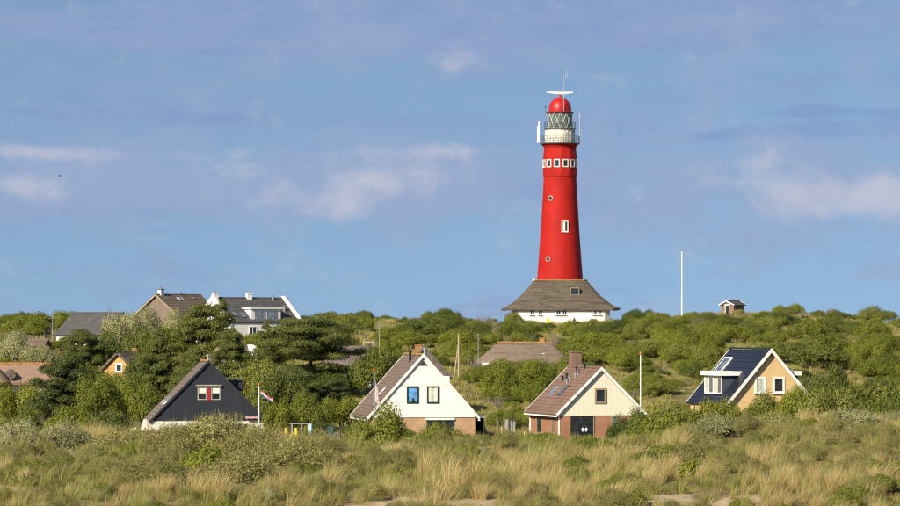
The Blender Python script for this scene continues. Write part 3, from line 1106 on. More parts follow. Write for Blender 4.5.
# ------------------------------------------------------------------ white house
H2, h2 = gable_house('white_gable_house', 'white gable house over yellow brick, with two green framed attic windows', 423.0, 300, R(9.5), 8.95, 9.6,
                     -9.7, Z(416.5, 300), Z(356.5, 300), M['brick_yellow'], M['white'], M['tile_brown'], M['white_wood'], 0.22, 0.2,
                     ridge_mat=M['ridge_lichen'], vw=0.2, gutter=M['white_wood'])
# two rendered panels with a joint between them
k2 = h2['k']
zj = zz(385.6, h2)


def gx(H, z, inset=0.05):
    return (H['zr'] - z) / H['k'] - inset


m = MB()
m.prism([(-gx(h2, zj + 0.02), zj + 0.02), (gx(h2, zj + 0.02), zj + 0.02), (0, h2['zr'] - 0.06)], -0.060, -0.013)
m.build('gable_panel', M['white'], h2['gable'])
m = MB()
zb = h2['ze'] - 0.08
m.prism([(-4.4, zb), (4.4, zb), (4.4, h2['ze'] + 0.02), (gx(h2, zj - 0.02), zj - 0.02), (-gx(h2, zj - 0.02), zj - 0.02), (-4.4, h2['ze'] + 0.02)], -0.075, -0.013)
m.build('gable_panel', M['white'], h2['gable'])
w = window(H2, hx(406.3, 300, 423), hx(418.4, 300, 423), zz(403.4, h2), zz(386.2, h2), -0.08, M['green_frame'], M['glass_blue'], 0.12, 1, 1, None, label='attic window with blue film and a small ornament inside')
m = MB()
m.lathe([(0.12, zz(401.8, h2)), (0.17, zz(400.4, h2)), (0.05, zz(399.4, h2)), (0.10, zz(398.6, h2)), (0.0, zz(397.6, h2))], 10, 0, (hx(412.4, 300, 423), -0.12))
m.build('ornament', M['steel'], w)
w = window(H2, hx(426.8, 300, 423), hx(439.2, 300, 423), zz(403.4, h2), zz(386.2, h2), -0.08, M['green_frame'], M['curtain'], 0.12, 1, 1, None, label='attic window with pale curtains')
for a, b in ((428.4, 431.4), (434.6, 437.6)):
    m = MB()
    for i in range(4):
        xa = hx(a + (b - a) * i / 4, 300, 423)
        m.tube((xa + 0.03, -0.10, zz(402.2, h2)), (xa + 0.03, -0.10, zz(387.6, h2)), 0.035, 0.035, 6)
    m.build('curtain', M['blind'], w)
m = MB()
tz0, tz1 = zz(366.0, h2), zz(359.6, h2)
m.prism([(-0.42, tz0), (0.42, tz0), (0, tz1)], -0.10, -0.05)
w = m.build('triangle_window', M['trellis'], H2)
m = MB()
m.prism([(-0.30, tz0 + 0.07), (0.30, tz0 + 0.07), (0, tz1 - 0.11)], -0.12, -0.06)
m.build('pane', M['glass'], w)
window(H2, hx(426.5, 300, 423), hx(454, 300, 423), zz(434, h2), zz(420.3, h2), -0.0, M['green_frame'], M['glass'], 0.09, 2, 1, M['white_wood'], name='picture_window')
m = MB()
m.box(hx(425.5, 300, 423), hx(455, 300, 423), -0.14, -0.003, zz(420.1, h2), zz(418.2, h2))
m.build('lintel', M['white_wood'], H2)
window(H2, hx(385, 300, 423), hx(398, 300, 423), zz(436, h2), zz(420.5, h2), -0.0, M['white_wood'], M['glass'], 0.09, 2, 1, M['white_wood'])
pipe(H2, -0.55, 3.4, h2['zr'] - 0.9, h2['zr'] + 0.36, 0.11, M['black'])
pipe(H2, 0.40, 1.5, h2['zr'] - 0.5, h2['zr'] + 0.55, 0.12, M['greymetal'])
skylight(h2, -1, 0.55, 0.66, 3.9, 4.5, M['white_wood'], M['glass_lit'])
cp = thing('carport', 'dark flat roofed carport against the right side of the white gable house', 'carport', (X(477.3, 301), 301.5, -9.7), R(9.5))
for a in (0.52, -0.62):
    m = MB()
    m.box(a - 0.05, a + 0.05, 0.0, 0.1, -0.3, zz(418.6, h2))
    m.build('post', M['steel'], cp)
m = MB()
m.box(-0.66, 0.64, -0.1, 4.0, zz(418.6, h2) + 0.002, zz(416.4, h2))
m.build('roof', M['greymetal'], cp)
m = MB()
m.box(-0.6, 0.58, 3.8, 3.9, -0.3, zz(418.6, h2))
m.build('back_wall', M['board_navy'], cp)
m = MB()
m.box(0.50, 0.60, 0.12, 3.78, -0.3, zz(418.6, h2))
m.build('side_wall', M['board_navy'], cp)

# ------------------------------------------------------------------ cream house
H3, h3 = gable_house('cream_gable_house', 'cream boarded gable house over red brick, with a brick chimney', 600.7, 300, R(15), 7.1, 9.0,
                     -9.6, Z(411.5, 300), Z(369.5, 300), M['brick_red'], M['board_cream'], M['tile_redbrown'], M['white_wood'], 0.32, 0.26, lift=0.022,
                     board=0.25, board_mat=M['board_cream'], gable_z=Z(414.8, 300), ridge_mat=M['tile_redbrown'], vw=0.2, gutter=M['white_wood'])
w = window(H3, hx(594.2, 300, 600.7), hx(606.2, 300, 600.7), zz(403.6, h3), zz(388.2, h3), -0.06, M['wood_frame'], M['glass'], 0.15, 1, 1, None, label='square attic window in a tan wooden frame')
w = window(H3, hx(568.2, 300, 600.7), hx(593.8, 300, 600.7), zz(438.5, h3), zz(415.4, h3), -0.0, M['wood_frame'], M['glass'], 0.07, 1, 1, None, name='picture_window')
for q in (582.0, 585.6):
    m = MB()
    m.lathe([(0.08, zz(431.5, h3)), (0.12, zz(429.8, h3)), (0.10, zz(428.4, h3)), (0.0, zz(427.6, h3))], 10, 0, (hx(q, 300, 600.7), -0.03))
    m.build('vase', M['white_wood'], w)
window(H3, hx(611.5, 300, 600.7), hx(618.5, 300, 600.7), zz(436, h3), zz(416, h3), -0.0, M['wood_frame'], M['glass_lit'], 0.10, 1, 1, None)
for q in (0.0, 8.6):
    m = MB()
    m.box(-3.66, -3.57, q - 0.02 if q else -0.04, q + 0.12, -0.4, h3['ze'] - 0.1)
    m.build('corner_post', M['white_wood'], H3)


def leftwall(x, y, z):
    return (-3.55 + y, -x, z)


window(H3, -6.8, -5.2, 0.4, 2.2, -0.0, M['wood_frame'], M['glass'], 0.12, 1, 1, M['white_wood'], leftwall)
window(H3, -2.4, -1.2, -0.2, 2.2, -0.0, M['wood_frame'], M['brick_dark'], 0.12, 1, 1, None, leftwall, name='side_door')
chimney(H3, 0.2, 7.9, h3['zr'] - 1.1, zz(353.2, h3), 0.86, 0.86, M['brick_dark'], M['brick_dark'])
skylight(h3, -1, 0.46, 0.70, 6.1, 6.9, M['greymetal'], M['glass_lit'])
skylight(h3, -1, 0.42, 0.66, 3.7, 4.5, M['steel'], M['solar'])
for t_, y_, hgt in ((0.30, 5.9, 0.5), (0.33, 6.8, 0.35), (0.14, 4.9, 0.55), (0.03, 3.9, 0.35)):
    p = on_slope(h3, -1, t_, y_)
    pipe(h3['L_slope'], p[0], p[1], p[2] - 0.2, p[2] + hgt * 0.8, 0.08, M['black'], 'vent_pipe')
for t_, y_ in ((0.36, 5.2), (0.30, 5.2), (0.22, 4.3), (0.16, 4.3)):
    p = on_slope(h3, -1, t_, y_)
    pipe(h3['L_slope'], p[0], p[1], p[2] - 0.15, p[2] + 0.14, 0.09, M['greymetal'], 'vent_cowl')

# ------------------------------------------------------------------ yellow brick house with navy roof
Y4 = 313.0
H4, h4 = gable_house('ochre_gable_house', 'ochre brick gable house with navy tiled roof and white dormers', 770.0, Y4, R(16.5), 7.9, 9.2,
                     -8.6, Z(403, Y4), Z(351.0, Y4), M['brick_ochre'], M['brick_ochre'], M['tile_navy'], M['white_wood'], 0.2, 0.35,
                     ridge_mat=M['tile_navy'], vw=0.26)
for a, b, zb_ in ((753.4, 765.2, 393.2), (773.0, 785.4, 393.2)):
    window(H4, hx(a, Y4, 770), hx(b, Y4, 770), zz(zb_, h4, Y4), zz(377.2, h4, Y4), -0.012, M['white_wood'], M['curtain'] if a < 760 else M['glass'], 0.17, 1, 1, M['white_wood'])
for sgn, side in ((-1, 'L'), (1, 'R')):
    zt, zb_ = zz(376.0, h4, Y4), zz(394.5, h4, Y4)
    xo = 3.55
    y0, y1 = 2.4, 6.6
    m = MB()
    xa, xb = sorted((sgn * 0.9, sgn * xo))
    m.box(xa, xb, y0, y1, zb_, zt)
    d = m.build('dormer', M['navy_panel'], H4)
    m = MB()
    xa, xb = sorted((sgn * 0.8, sgn * (xo + 0.30)))
    m.box(xa, xb, y0 - 0.3, y1 + 0.3, zt + 0.002, zz(371.6, h4, Y4))
    m.build('dormer_roof', M['white_wood'], d)
    nwin = 4
    for i in range(nwin):
        ya = y0 + (y1 - y0) * i / nwin + 0.08
        yb = y0 + (y1 - y0) * (i + 1) / nwin - 0.08
        m = MB()
        xa, xb = sorted((sgn * (xo - 0.02), sgn * (xo + 0.05)))
        m.box(xa, xb, ya - 0.13, ya, zb_, zt).box(xa, xb, yb, yb + 0.13, zb_, zt)
        m.box(xa, xb, ya + 0.001, yb - 0.001, zb_, zb_ + 0.12).box(xa, xb, ya + 0.001, yb - 0.001, zt - 0.12, zt - 0.001)
        m.build('dormer_window', M['white_wood'], d)
        m = MB()
        xa, xb = sorted((sgn * (xo - 0.03), sgn * (xo + 0.012)))
        m.box(xa, xb, ya, yb, zb_ + 0.1, zt - 0.1)
        m.build('dormer_pane', M['curtain'] if i % 2 else M['glass'], d)
skylight(h4, -1, 0.16, 0.46, 7.0, 8.9, M['white_wood'], M['solar'], 'solar_panel')
pipe(h4['R_slope'], 2.55, 1.9, zz(377, h4, Y4), zz(369.8, h4, Y4), 0.10, M['greymetal'], 'vent_pipe')

# ------------------------------------------------------------------ houses on the left crest
H5, h5 = gable_house('slate_roof_house', 'low house with a plain slate grey roof on the left crest', 122, 470, R(60), 8.0, 7.6,
                     -3.4, Z(334, 470), Z(313.5, 470), M['plaster'], M['plaster'], M['tile_slate'], None, 0.3, 0.25)


def rightwall(H):
    return lambda x, y, z: (H['hw'] - y, x, z)


def leftw(H):
    return lambda x, y, z: (-H['hw'] + y, -x, z)


for a in (0.8, 3.2, 5.6):
    window(H5, -a - 1.1, -a, 0.6, 1.9, -0.0, M['white_wood'], M['glass'], 0.1, 2, 1, M['white_wood'], leftw(h5))
H6, h6 = gable_house('brown_roof_house', 'brown house with boarded gable and pale chimney, highest roof on the left crest', 157, 480, R(-38), 8.6, 8.4,
                     -3.2, Z(318, 480), Z(295.5, 480), M['brick_dark'], M['board_brown'], M['tile_olive'], M['wood_frame'], 0.35, 0.3,
                     board=0.3, board_mat=M['board_brown'], vw=0.22)
chimney(H6, 0.0, 0.75, h6['zr'] - 0.3, h6['zr'] + 0.78, 0.62, 0.62, M['plaster'], M['steel'], 1)
skylight(h6, 1, 0.12, 0.24, 3.2, 4.1, M['white_wood'], M['glass_lit'])
skylight(h6, 1, 0.10, 0.18, 6.2, 6.9, M['brick_dark'], M['brick_dark'], 'roof_hatch')
skylight(h6, 1, 0.72, 0.95, 6.0, 7.1, M['steel'], M['solar'])
pipe(H6, 0.12, 4.6, h6['zr'], h6['zr'] + 0.35, 0.06, M['steel'])
H7, h7 = gable_house('white_parapet_house', 'white house with parapet gables, white dormer and slate roof beside the pines', 213, 468, R(-55), 8.6, 10.8,
                     -3.2, Z(322.5, 468), Z(298.8, 468), M['white'], M['white'], M['tile_slate'], M['white_wood'], 0.1, 0.12, vw=0.34)
for y0_, y1_ in ((-0.22, 0.24), (10.56, 11.02)):
    for sg in (-1, 1):
        m = MB()
        hw_, k_ = h7['hw'], h7['k']
        m.prism([(0, h7['zr'] + 0.42), (sg * (hw_ + 0.12), h7['zr'] + 0.42 - (hw_ + 0.12) * k_), (sg * (hw_ + 0.12), h7['zr'] - 0.3 - (hw_ + 0.12) * k_), (0, h7['zr'] - 0.3)], y0_, y1_)
        m.build('parapet', M['white'], H7)
for y_, mt in ((0.25, 'white'), (5.4, 'white')):
    chimney(H7, 0.15, y_, h7['zr'] - 0.3, h7['zr'] + 0.62, 0.5, 0.7, M[mt], M['white_wood'], 1)
pipe(H7, 0.5, 8.9, h7['zr'] - 0.4, h7['zr'] + 0.35, 0.1, M['greymetal'])
m = MB()
m.box(1.0, 3.95, 3.4, 7.9, h7['ze'] - 0.2, h7['ze'] + 1.75)
d = m.build('dormer', M['white'], H7)
m = MB()
m.box(0.9, 4.15, 3.2, 8.1, h7['ze'] + 1.752, h7['ze'] + 1.95)
m.build('dormer_roof', M['white_wood'], d)
for i in range(2):
    m = MB()
    ya = 3.9 + i * 1.85
    m.box(3.93, 4.0, ya, ya + 1.6, h7['ze'] + 0.38, h7['ze'] + 1.5)
    m.build('dormer_pane', M['glass_lit'], d)
skylight(h7, 1, 0.58, 0.80, 1.0, 1.8, M['steel'], M['solar'])
skylight(h7, 1, 0.58, 0.84, 2.2, 3.0, M['steel'], M['solar'])
for a in (2.8, 5.8, 8.6):
    window(H7, a, a + 1.2, h7['ze'] - 1.7, h7['ze'] - 0.5, -0.0, M['white_wood'], M['glass'], 0.1, 2, 1, M['white_wood'], rightwall(h7))
p = on_slope(h7, 1, 0.55, 9.4)
pipe(h7['R_slope'], p[0], p[1], p[2] - 0.2, p[2] + 0.5, 0.14, M['greymetal'], 'vent_pipe')


# ------------------------------------------------------------------ thatched cottages
def thatched(name, label, px, Y, phi, W, L, zg, ze, zr, hip, mat, wall, ridge=True, chim=None, group=None, rx=None):
    """hipped thatched cottage, rounded; local x along the ridge, front faces -y"""
    root = thing(name, label, 'cottage', (X(px, Y), Y, zg), phi, group)
    ze, zr = ze - zg, zr - zg
    m = MB()
    m.box(-L / 2 + 0.5, L / 2 - 0.5, 0.5, W - 0.5, -0.6, ze + 0.15)
    m.build('wall', wall, root)
    m = MB()
    n = 40
    prof = [(1.0, ze - 0.05), (1.02, ze + 0.18)]
    for t in (0.2, 0.4, 0.6, 0.8, 0.93, 1.0):
        prof.append((1 - t, ze + 0.2 + (zr - ze - 0.2) * (t ** 0.93)))
    pts, fc = [], []
    rl_ = L / 2 - hip
    jr = random.Random(int(px * 7))
    ph = [jr.uniform(0, 6.28) for _ in range(4)]
    for s, z in prof:
        for i in range(n):
            t = 2 * math.pi * i / n
            c, s_ = math.cos(t), math.sin(t)
            ex = 3.4
            ux = math.copysign(abs(c) ** (2 / ex), c)
            uy = math.copysign(abs(s_) ** (2 / ex), s_)
            hx_ = rl_ + (L / 2 - rl_) * s
            hy_ = 0.12 + (W / 2 - 0.12) * s
            wv = 0.07 * math.sin(2 * t + ph[0]) + 0.05 * math.sin(5 * t + ph[1])
            pts.append((ux * hx_, W / 2 + uy * hy_, z + wv * (0.3 + s)))
    for r_ in range(len(prof) - 1):
        for i in range(n):
            fc.append((r_ * n + i, r_ * n + (i + 1) % n, (r_ + 1) * n + (i + 1) % n, (r_ + 1) * n + i))
    fc.append(tuple((len(prof) - 1) * n + i for i in range(n)))
    fc.append(tuple(range(n - 1, -1, -1)))
    m.add(pts, fc)
    rf = m.build('thatched_roof', mat, root, True)
    if ridge:
        nn = max(5, int(2 * rl_ / 0.4))
        for i in range(nn):
            a = -rl_ - 0.1 + (2 * rl_ + 0.2) * i / nn
            q = MB()
            q.tube((a, W / 2, zr + 0.0 + 0.02 * (i % 2)), (a + (2 * rl_ + 0.2) / nn - 0.03, W / 2, zr + 0.0 + 0.02 * (i % 2)), 0.22, 0.20, 8)
            q.build('ridge_tile', M['ridge_orange'], rf, True)
    if chim:
        c = chimney(root, chim[0], W / 2, zr - 0.2, zr + chim[1], chim[2], 0.5, M['ridge_orange'] if len(chim) < 4 else M[chim[3]])
    return root, rf, (ze, zr)


T1, t1, _ = thatched('thatched_cottage', 'wide thatched cottage with orange ridge tiles on the slope below the lighthouse', 527, 420, R(4), 7.5, 11.4, -6.2, Z(364, 420), Z(343.5, 420), 2.6, M['thatch_brown'], M['plaster'], True, (2.1, 0.55, 0.6))
m = MB()
m.box(1.9, 2.2, 1.55, 1.95, Z(359, 420) + 6.2 + 0.1, Z(355.6, 420) + 6.2 + 0.25)
m.build('roof_vent', M['white_wood'], t1)
T2, t2, (e2, r2) = thatched('thatched_cottage', 'dark thatched cottage half hidden behind the spreading pine', 347, 390, R(-10), 6.5, 7.6, -7.1, Z(371, 390), Z(346, 390), 2.0, M['thatch_dark'], M['plaster'], False)
for a in (0.3, 1.4, 2.2):
    window(T2, a, a + 0.7, e2 - 1.2, e2 - 0.05, 0.5, M['white_wood'], M['glass'], 0.1, 1, 1, None)
T3, t3, (e3, r3) = thatched('thatched_cottage', 'small thatched cottage with white end window left of the spreading pine', 250, 400, R(50), 5.0, 5.2, -6.4, Z(358, 400), Z(339.5, 400), 1.6, M['thatch_brown'], M['white'], True, None)
m = MB()
m.prism([(0.55, e3 - 0.6), (2.1, e3 - 0.6), (2.1, e3 + 0.7), (1.3, e3 + 1.45), (0.55, e3 + 0.7)], -0.16, 2.2)
g_ = m.build('window_gable', M['white'], T3)
window(T3, 0.8, 1.85, e3 - 0.4, e3 + 0.6, -0.165, M['white_wood'], M['glass'], 0.09, 3, 1, None)
T4, t4, (e4, r4) = thatched('thatched_cottage', 'pinkish thatched cottage with orange ridge at the left edge of the picture', 27, 350, R(12), 6.5, 9.6, -8.3, Z(384.5, 350), Z(365, 350), 1.2, M['thatch_pink'], M['plaster'], True)
m = MB()
n_ = 28
pts = []
for s, z in ((1.0, e4 + 0.0), (1.03, e4 + 0.22), (0.72, e4 + 1.15), (0.42, e4 + 1.95), (0.12, r4 + 0.62), (0.0, r4 + 0.75)):
    for i in range(n_):
        t = 2 * math.pi * i / n_
        c, q = math.cos(t), math.sin(t)
        ux, uy = math.copysign(abs(c) ** 0.6, c), math.copysign(abs(q) ** 0.6, q)
        pts.append((-4.3 + (0.15 + 2.7 * s) * ux, 2.6 + (2.0 + 2.2 * s) * uy, z))
m.add(pts, [(r_ * n_ + i, r_ * n_ + (i + 1) % n_, (r_ + 1) * n_ + (i + 1) % n_, (r_ + 1) * n_ + i) for r_ in range(5) for i in range(n_)] + [tuple(range(5 * n_, 6 * n_))])
m.build('cross_wing_roof', M['thatch_pink'], T4, True)
m = MB()
m.tube((-1.5, 1.4, e4 + 1.0), (-1.5, -0.05, e4 + 0.95), 0.50, 0.42, 14)
m.build('eyebrow_dormer', M['thatch_dark'], t4, True)
# yellow gable cottage among the trees
H8, h8 = gable_house('yellow_cottage', 'small orange yellow gable cottage with white window among the left trees', 119, 370, R(-30), 3.6, 4.6,
                     -7.3, Z(369, 370), Z(354.5, 370), M['brick_orange'], M['brick_orange'], M['thatch_grey'], None, 0.45, 0.35, 1.2, 0.02, 0.25, ridge_mat=M['thatch_grey'], cat='cottage')
window(H8, -0.42, 0.48, h8['ze'] - 0.35, h8['ze'] + 0.6, -0.013, M['white_wood'], M['glass'], 0.16, 1, 1, None)
chimney(H8, 0.0, 3.0, h8['zr'] - 0.2, h8['zr'] + 0.55, 0.5, 0.45, M['ridge_orange'])
# house behind the white gable
H9, h9 = gable_house('dark_roof_cottage', 'dark roofed cottage mostly hidden behind the white gable house', 425, 350, R(4), 4.8, 6.0,
                     -8.6, Z(376, 350), Z(348, 350), M['plaster'], M['thatch_dark'], M['thatch_dark'], None, 0.3, 0.2, cat='cottage')
chimney(H9, -0.5, 2.2, h9['zr'] - 0.8, h9['zr'] + 0.22, 0.7, 0.4, M['ridge_orange'])
# little roof far left
H10, h10 = gable_house('brown_roof_shed', 'long low brown roofed shed among the far left trees', 47, 440, R(80), 3.0, 2.2, -4.2, Z(346, 440), Z(340.5, 440), M['brick_dark'], M['brick_dark'], M['tile_brown'], None, 0.2, 0.2, cat='shed')
# brick hut on the right crest
H11, h11 = gable_house('brick_hut', 'tiny brick hut with white gable trim alone on the right crest', 727.5, 558, R(-38), 2.3, 2.9,
                       1.55, Z(304.6, 558), Z(301.2, 558), M['brick_dark'], M['white'], M['tile_slate'], M['white_wood'], 0.28, 0.3, 0.3, 0.02, 0.08, cat='hut', vw=0.16)
window(H11, -0.42, 0.42, -0.1, 1.55, -0.0, M['white_wood'], M['black'], 0.1, 1, 1, None, name='door')
window(H11, -0.4, 0.3, 1.62, 1.9, -0.02, M['white_wood'], M['glass'], 0.06, 1, 1, None)
pipe(H11, -0.2, 0.5, h11['zr'], h11['zr'] + 0.75, 0.03, M['greymetal'], 'antenna', False)
pipe(H11, 0.1, 2.4, h11['zr'], h11['zr'] + 0.35, 0.06, M['greymetal'])


# ------------------------------------------------------------------ poles, flags, garden things
def flagpole(px, Y, ytop, zg, label, r=0.05, knob='orange_knob', group=None):
    z1 = Z(ytop, Y) - zg
    root = thing('flagpole', label, 'flagpole', (X(px, Y), Y, zg), 0, group)
    m = MB()
    m.tube((0, 0, -0.5), (0, 0, z1), r * 1.25, r * 0.85, 10)
    m.build('pole', M['white_wood'], root, True)
    m = MB()
    m.lathe([(0.02, z1), (r * 1.7, z1 + 0.07), (r * 1.9, z1 + 0.14), (r * 1.2, z1 + 0.23), (0.0, z1 + 0.26)], 10)
    m.build('finial', M[knob], root, True)
    return root


def gs(px, Y):
    return gzs(X(px, Y), Y)


flagpole(259.0, 290, 386, gs(259, 290), 'white flagpole with striped flag beside the black boarded house')
flagpole(374.2, 285, 371.5, gs(374, 285), 'flagpole with furled pink pennant left of the white gable house')
flagpole(640.6, 288, 355, gs(640, 288), 'slim white flagpole with orange top right of the cream house')
flagpole(682.0, 575, 253.5, gs(682, 575), 'tall bare white flagpole standing on the crest right of the lighthouse', 0.11, 'white_wood')


def cloth(name, label, pts_top, pts_bot, mats, parent_loc, cat='flag', bands=3, depth=0.12):
    """hanging cloth as horizontal bands between two edge lines"""
    root = thing(name, label, cat, parent_loc)
    n = len(pts_top)
    for b in range(bands):
        m = MB()
        top, bot = [], []
        for i in range(n):
            a, c = Vector(pts_top[i]), Vector(pts_bot[i])
            top.append(a.lerp(c, b / bands))
            bot.append(a.lerp(c, (b + 1) / bands))
        pts = [tuple(p) for p in top + bot] + [tuple(p + Vector((0, 0.012, 0))) for p in top + bot]
        f = []
        for i in range(n - 1):
            f += [(i, n + i, n + i + 1, i + 1), (2 * n + i, 2 * n + i + 1, 3 * n + i + 1, 3 * n + i)]
            f += [(i, i + 1, 2 * n + i + 1, 2 * n + i), (n + i, 3 * n + i, 3 * n + i + 1, n + i + 1)]
        f += [(0, 2 * n, 3 * n, n), (n - 1, 2 * n - 1, 4 * n - 1, 3 * n - 1)]
        m.add(pts, f)
        m.build('stripe', M[mats[b]], root, True)
    return root


fy = 290.0
fs = fy / F
T_, B_ = [], []
for i in range(9):
    t = i / 8
    T_.append((t * 13.5 * fs + 0.06, 0.10 * math.sin(t * 9), -t * 8.0 * fs + 0.06 * math.sin(t * 7)))
    B_.append((t * 13.0 * fs + 0.06, 0.10 * math.sin(t * 9 + 0.5), -t * 8.6 * fs - 0.30 + 0.05 * math.sin(t * 7)))
cloth('flag', 'drooping red, white and blue striped flag on the pole beside the black house', T_, B_, ['flag_red', 'flag_white', 'flag_blue'], (X(259, fy), fy, Z(390.5, fy)))
fy = 285.0
fs = fy / F
T_, B_ = [], []
for i in range(7):
    t = i / 6
    T_.append((0.07 + 0.05 * math.sin(t * 5), 0.05 * math.cos(t * 7), -t * 22 * fs))
    B_.append((0.16 + (0.34 * t) + 0.05 * math.sin(t * 8), 0.10 * math.cos(t * 9), -t * 25 * fs - 0.3))
cloth('pennant', 'long faded pink pennant hanging limp beside the white gable house', T_, B_, ['flag_white', 'pink_cloth', 'flag_white'], (X(374.2, fy), fy, Z(379, fy)), 'pennant')

sw_y = 276.0
g0 = gs(300, sw_y)
sw = thing('swing_set', 'white metal swing frame with light blue slide panel in a garden', 'swing set', (X(300, sw_y), sw_y, g0))
zt = Z(423.8, sw_y) - g0
for px in (292.0, 301.6, 311.2):
    m = MB()
    x_ = X(px, sw_y) - X(300, sw_y)
    m.tube((x_, -0.35, -0.2), (x_, 0, zt), 0.035, 0.035, 8).tube((x_, 0.6, -0.2), (x_, 0, zt), 0.035, 0.035, 8)
    m.build('leg', M['greymetal'], sw)
m = MB()
m.tube((X(289.5, sw_y) - X(300, sw_y), 0, zt), (X(311.6, sw_y) - X(300, sw_y), 0, zt), 0.04, 0.04, 8)
m.build('crossbar', M['greymetal'], sw)
m = MB()
a_ = X(308.6, sw_y) - X(300, sw_y)
m.box(a_, a_ + 0.22, -0.12, 0.0, 0.1, zt - 0.05)
m.build('slide_panel', M['skyblue'], sw)
for px, dz in ((286.6, 0.0), (292.8, 0.35), (296.5, 0.0)):
    yb = sw_y - 3
    gg = gs(px, yb)
    o = thing('play_seat', {286.6: 'yellow plastic garden toy, leftmost by the swing frame', 292.8: 'low yellow plastic garden toy in front of the swing frame', 296.5: 'yellow plastic garden toy nearest the middle leg of the swing frame'}[px], 'toy', (X(px, yb), yb, gg))
    h_ = Z(428, yb) - gg - dz
    m = MB()
    m.prism([(-0.17, 0.0), (0.17, 0.0), (0.15, h_ * 0.55), (0.05, h_ * 0.6), (0.02, h_), (-0.13, h_), (-0.16, h_ * 0.5)], -0.2, 0.2)
    m.build('body', M['yellow'], o)
tf = thing('garden_gate', 'dark teal panel with a thin rail in the garden left of the white house', 'gate', (X(330, 280), 280, gs(330, 280)))
zt = Z(426.4, 280) - gs(330, 280)
m = MB()
m.box(-0.2, 0.22, -0.04, 0.04, -0.3, zt)
m.build('panel', M['teal'], tf)
m = MB()
m.tube((0.22, 0, zt - 0.05), (1.75, 0, zt - 0.05), 0.025, 0.025, 6)
m.build('rail', M['steel'], tf)
for x_ in (0.80, 1.72):
    m = MB()
    m.tube((x_, 0, -0.3), (x_, 0, zt - 0.05), 0.03, 0.03, 6)
    m.build('post', M['steel'], tf)
tr = thing('garden_screen', 'weathered grey board screen between the white and the cream house', 'screen', (X(510.5, 296), 296, gs(510, 296)), R(10))
zt = Z(419.4, 296) - gs(510, 296)
for i, (a, b, d, mt) in enumerate(((-5.4, -2.6, 0.0, 'trellis'), (-2.4, -1.4, 0.3, 'trellis'), (-1.2, 0.2, 0.5, 'steel'), (0.4, 1.2, 0.3, 'trellis'), (1.4, 2.4, 0.5, 'steel'), (2.6, 4.6, 0.0, 'trellis'))):
    m = MB()
    m.box(a * 296 / F, b * 296 / F, d * 0.2, d * 0.2 + 0.05, -0.3, zt - 0.04 * i)
    m.build('board', M[mt], tr)
for px, lab in ((501.6, 'short yellow marker post left of the grey board screen'), (524.6, 'short yellow marker post right of the grey board screen')):
    yb = 290
    gg = gs(px, yb)
    h_ = Z(427.0 if px < 510 else 431.5, yb) - gg
    o = thing('marker_post', lab, 'post', (X(px, yb), yb, gg))
    m = MB()
    m.tube((0, 0, -0.2), (0, 0, h_ * 0.75), 0.05, 0.05, 8)
    m.build('shaft', M['white_wood'], o)
    m = MB()
    m.tube((0, 0, h_ * 0.75), (0, 0, h_), 0.055, 0.045, 8)
    m.build('tip', M['yellow'], o)
# utility poles on the slope
up = thing('wooden_pole', 'weathered wooden pole with slanting brace on the slope', 'pole', (X(458.6, 400), 400, gs(458.6, 400)))
zt = Z(333.5, 400) - gs(458.6, 400)
m = MB()
m.tube((0, 0, -0.5), (0, 0, zt), 0.10, 0.08, 8)
m.build('shaft', M['pole_wood'], up, True)
m = MB()
m.tube((-0.55, 0, -0.3), (-0.05, 0, zt * 0.72), 0.08, 0.06, 8)
m.build('brace', M['pole_wood'], up, True)
for px, Y, yt, lab in ((478.3, 405, 335.5, 'thin grey lamp post with crossarm right of the braced wooden pole'), (379.5, 420, 324.5, 'thin grey lamp post on the grassy slope above the thatched cottage'), (52.4, 455, 317.5, 'thin grey lamp post beside the slate roofed house')):
    gg = gs(px, Y)
    o = thing('lamp_post', lab, 'lamp post', (X(px, Y), Y, gg))
    zt = Z(yt, Y) - gg
    m = MB()
    m.tube((0, 0, -0.4), (0, 0, zt), 0.05, 0.035, 8)
    m.build('shaft', M['greymetal'], o, True)
    m = MB()
    m.tube((-0.45, 0, zt - 0.15), (0.45, 0, zt - 0.05), 0.035, 0.035, 6)
    m.build('arm', M['greymetal'], o)
    m = MB()
    m.lathe([(0.04, zt), (0.09, zt + 0.04), (0.09, zt + 0.15), (0.0, zt + 0.2)], 10)
    m.build('lamp_head', M['greymetal'], o, True)
fn = thing('post_and_rail', 'short pale wooden post and rail on the slope behind the dark cottage', 'fence', (X(370, 430), 430, gs(370, 430)))
zt = Z(341, 430) - gs(370, 430)
for x_ in (-0.75, 0.35):
    m = MB()
    m.box(x_ - 0.06, x_ + 0.06, -0.05, 0.05, -0.3, max(zt, 1.0) + (0.1 if x_ > 0 else 0))
    m.build('post', M['pole_wood'], fn)
m = MB()
m.box(-0.69, 0.29, -0.03, 0.03, max(zt, 1.0) - 0.22, max(zt, 1.0) - 0.08)
m.build('rail', M['pole_wood'], fn)
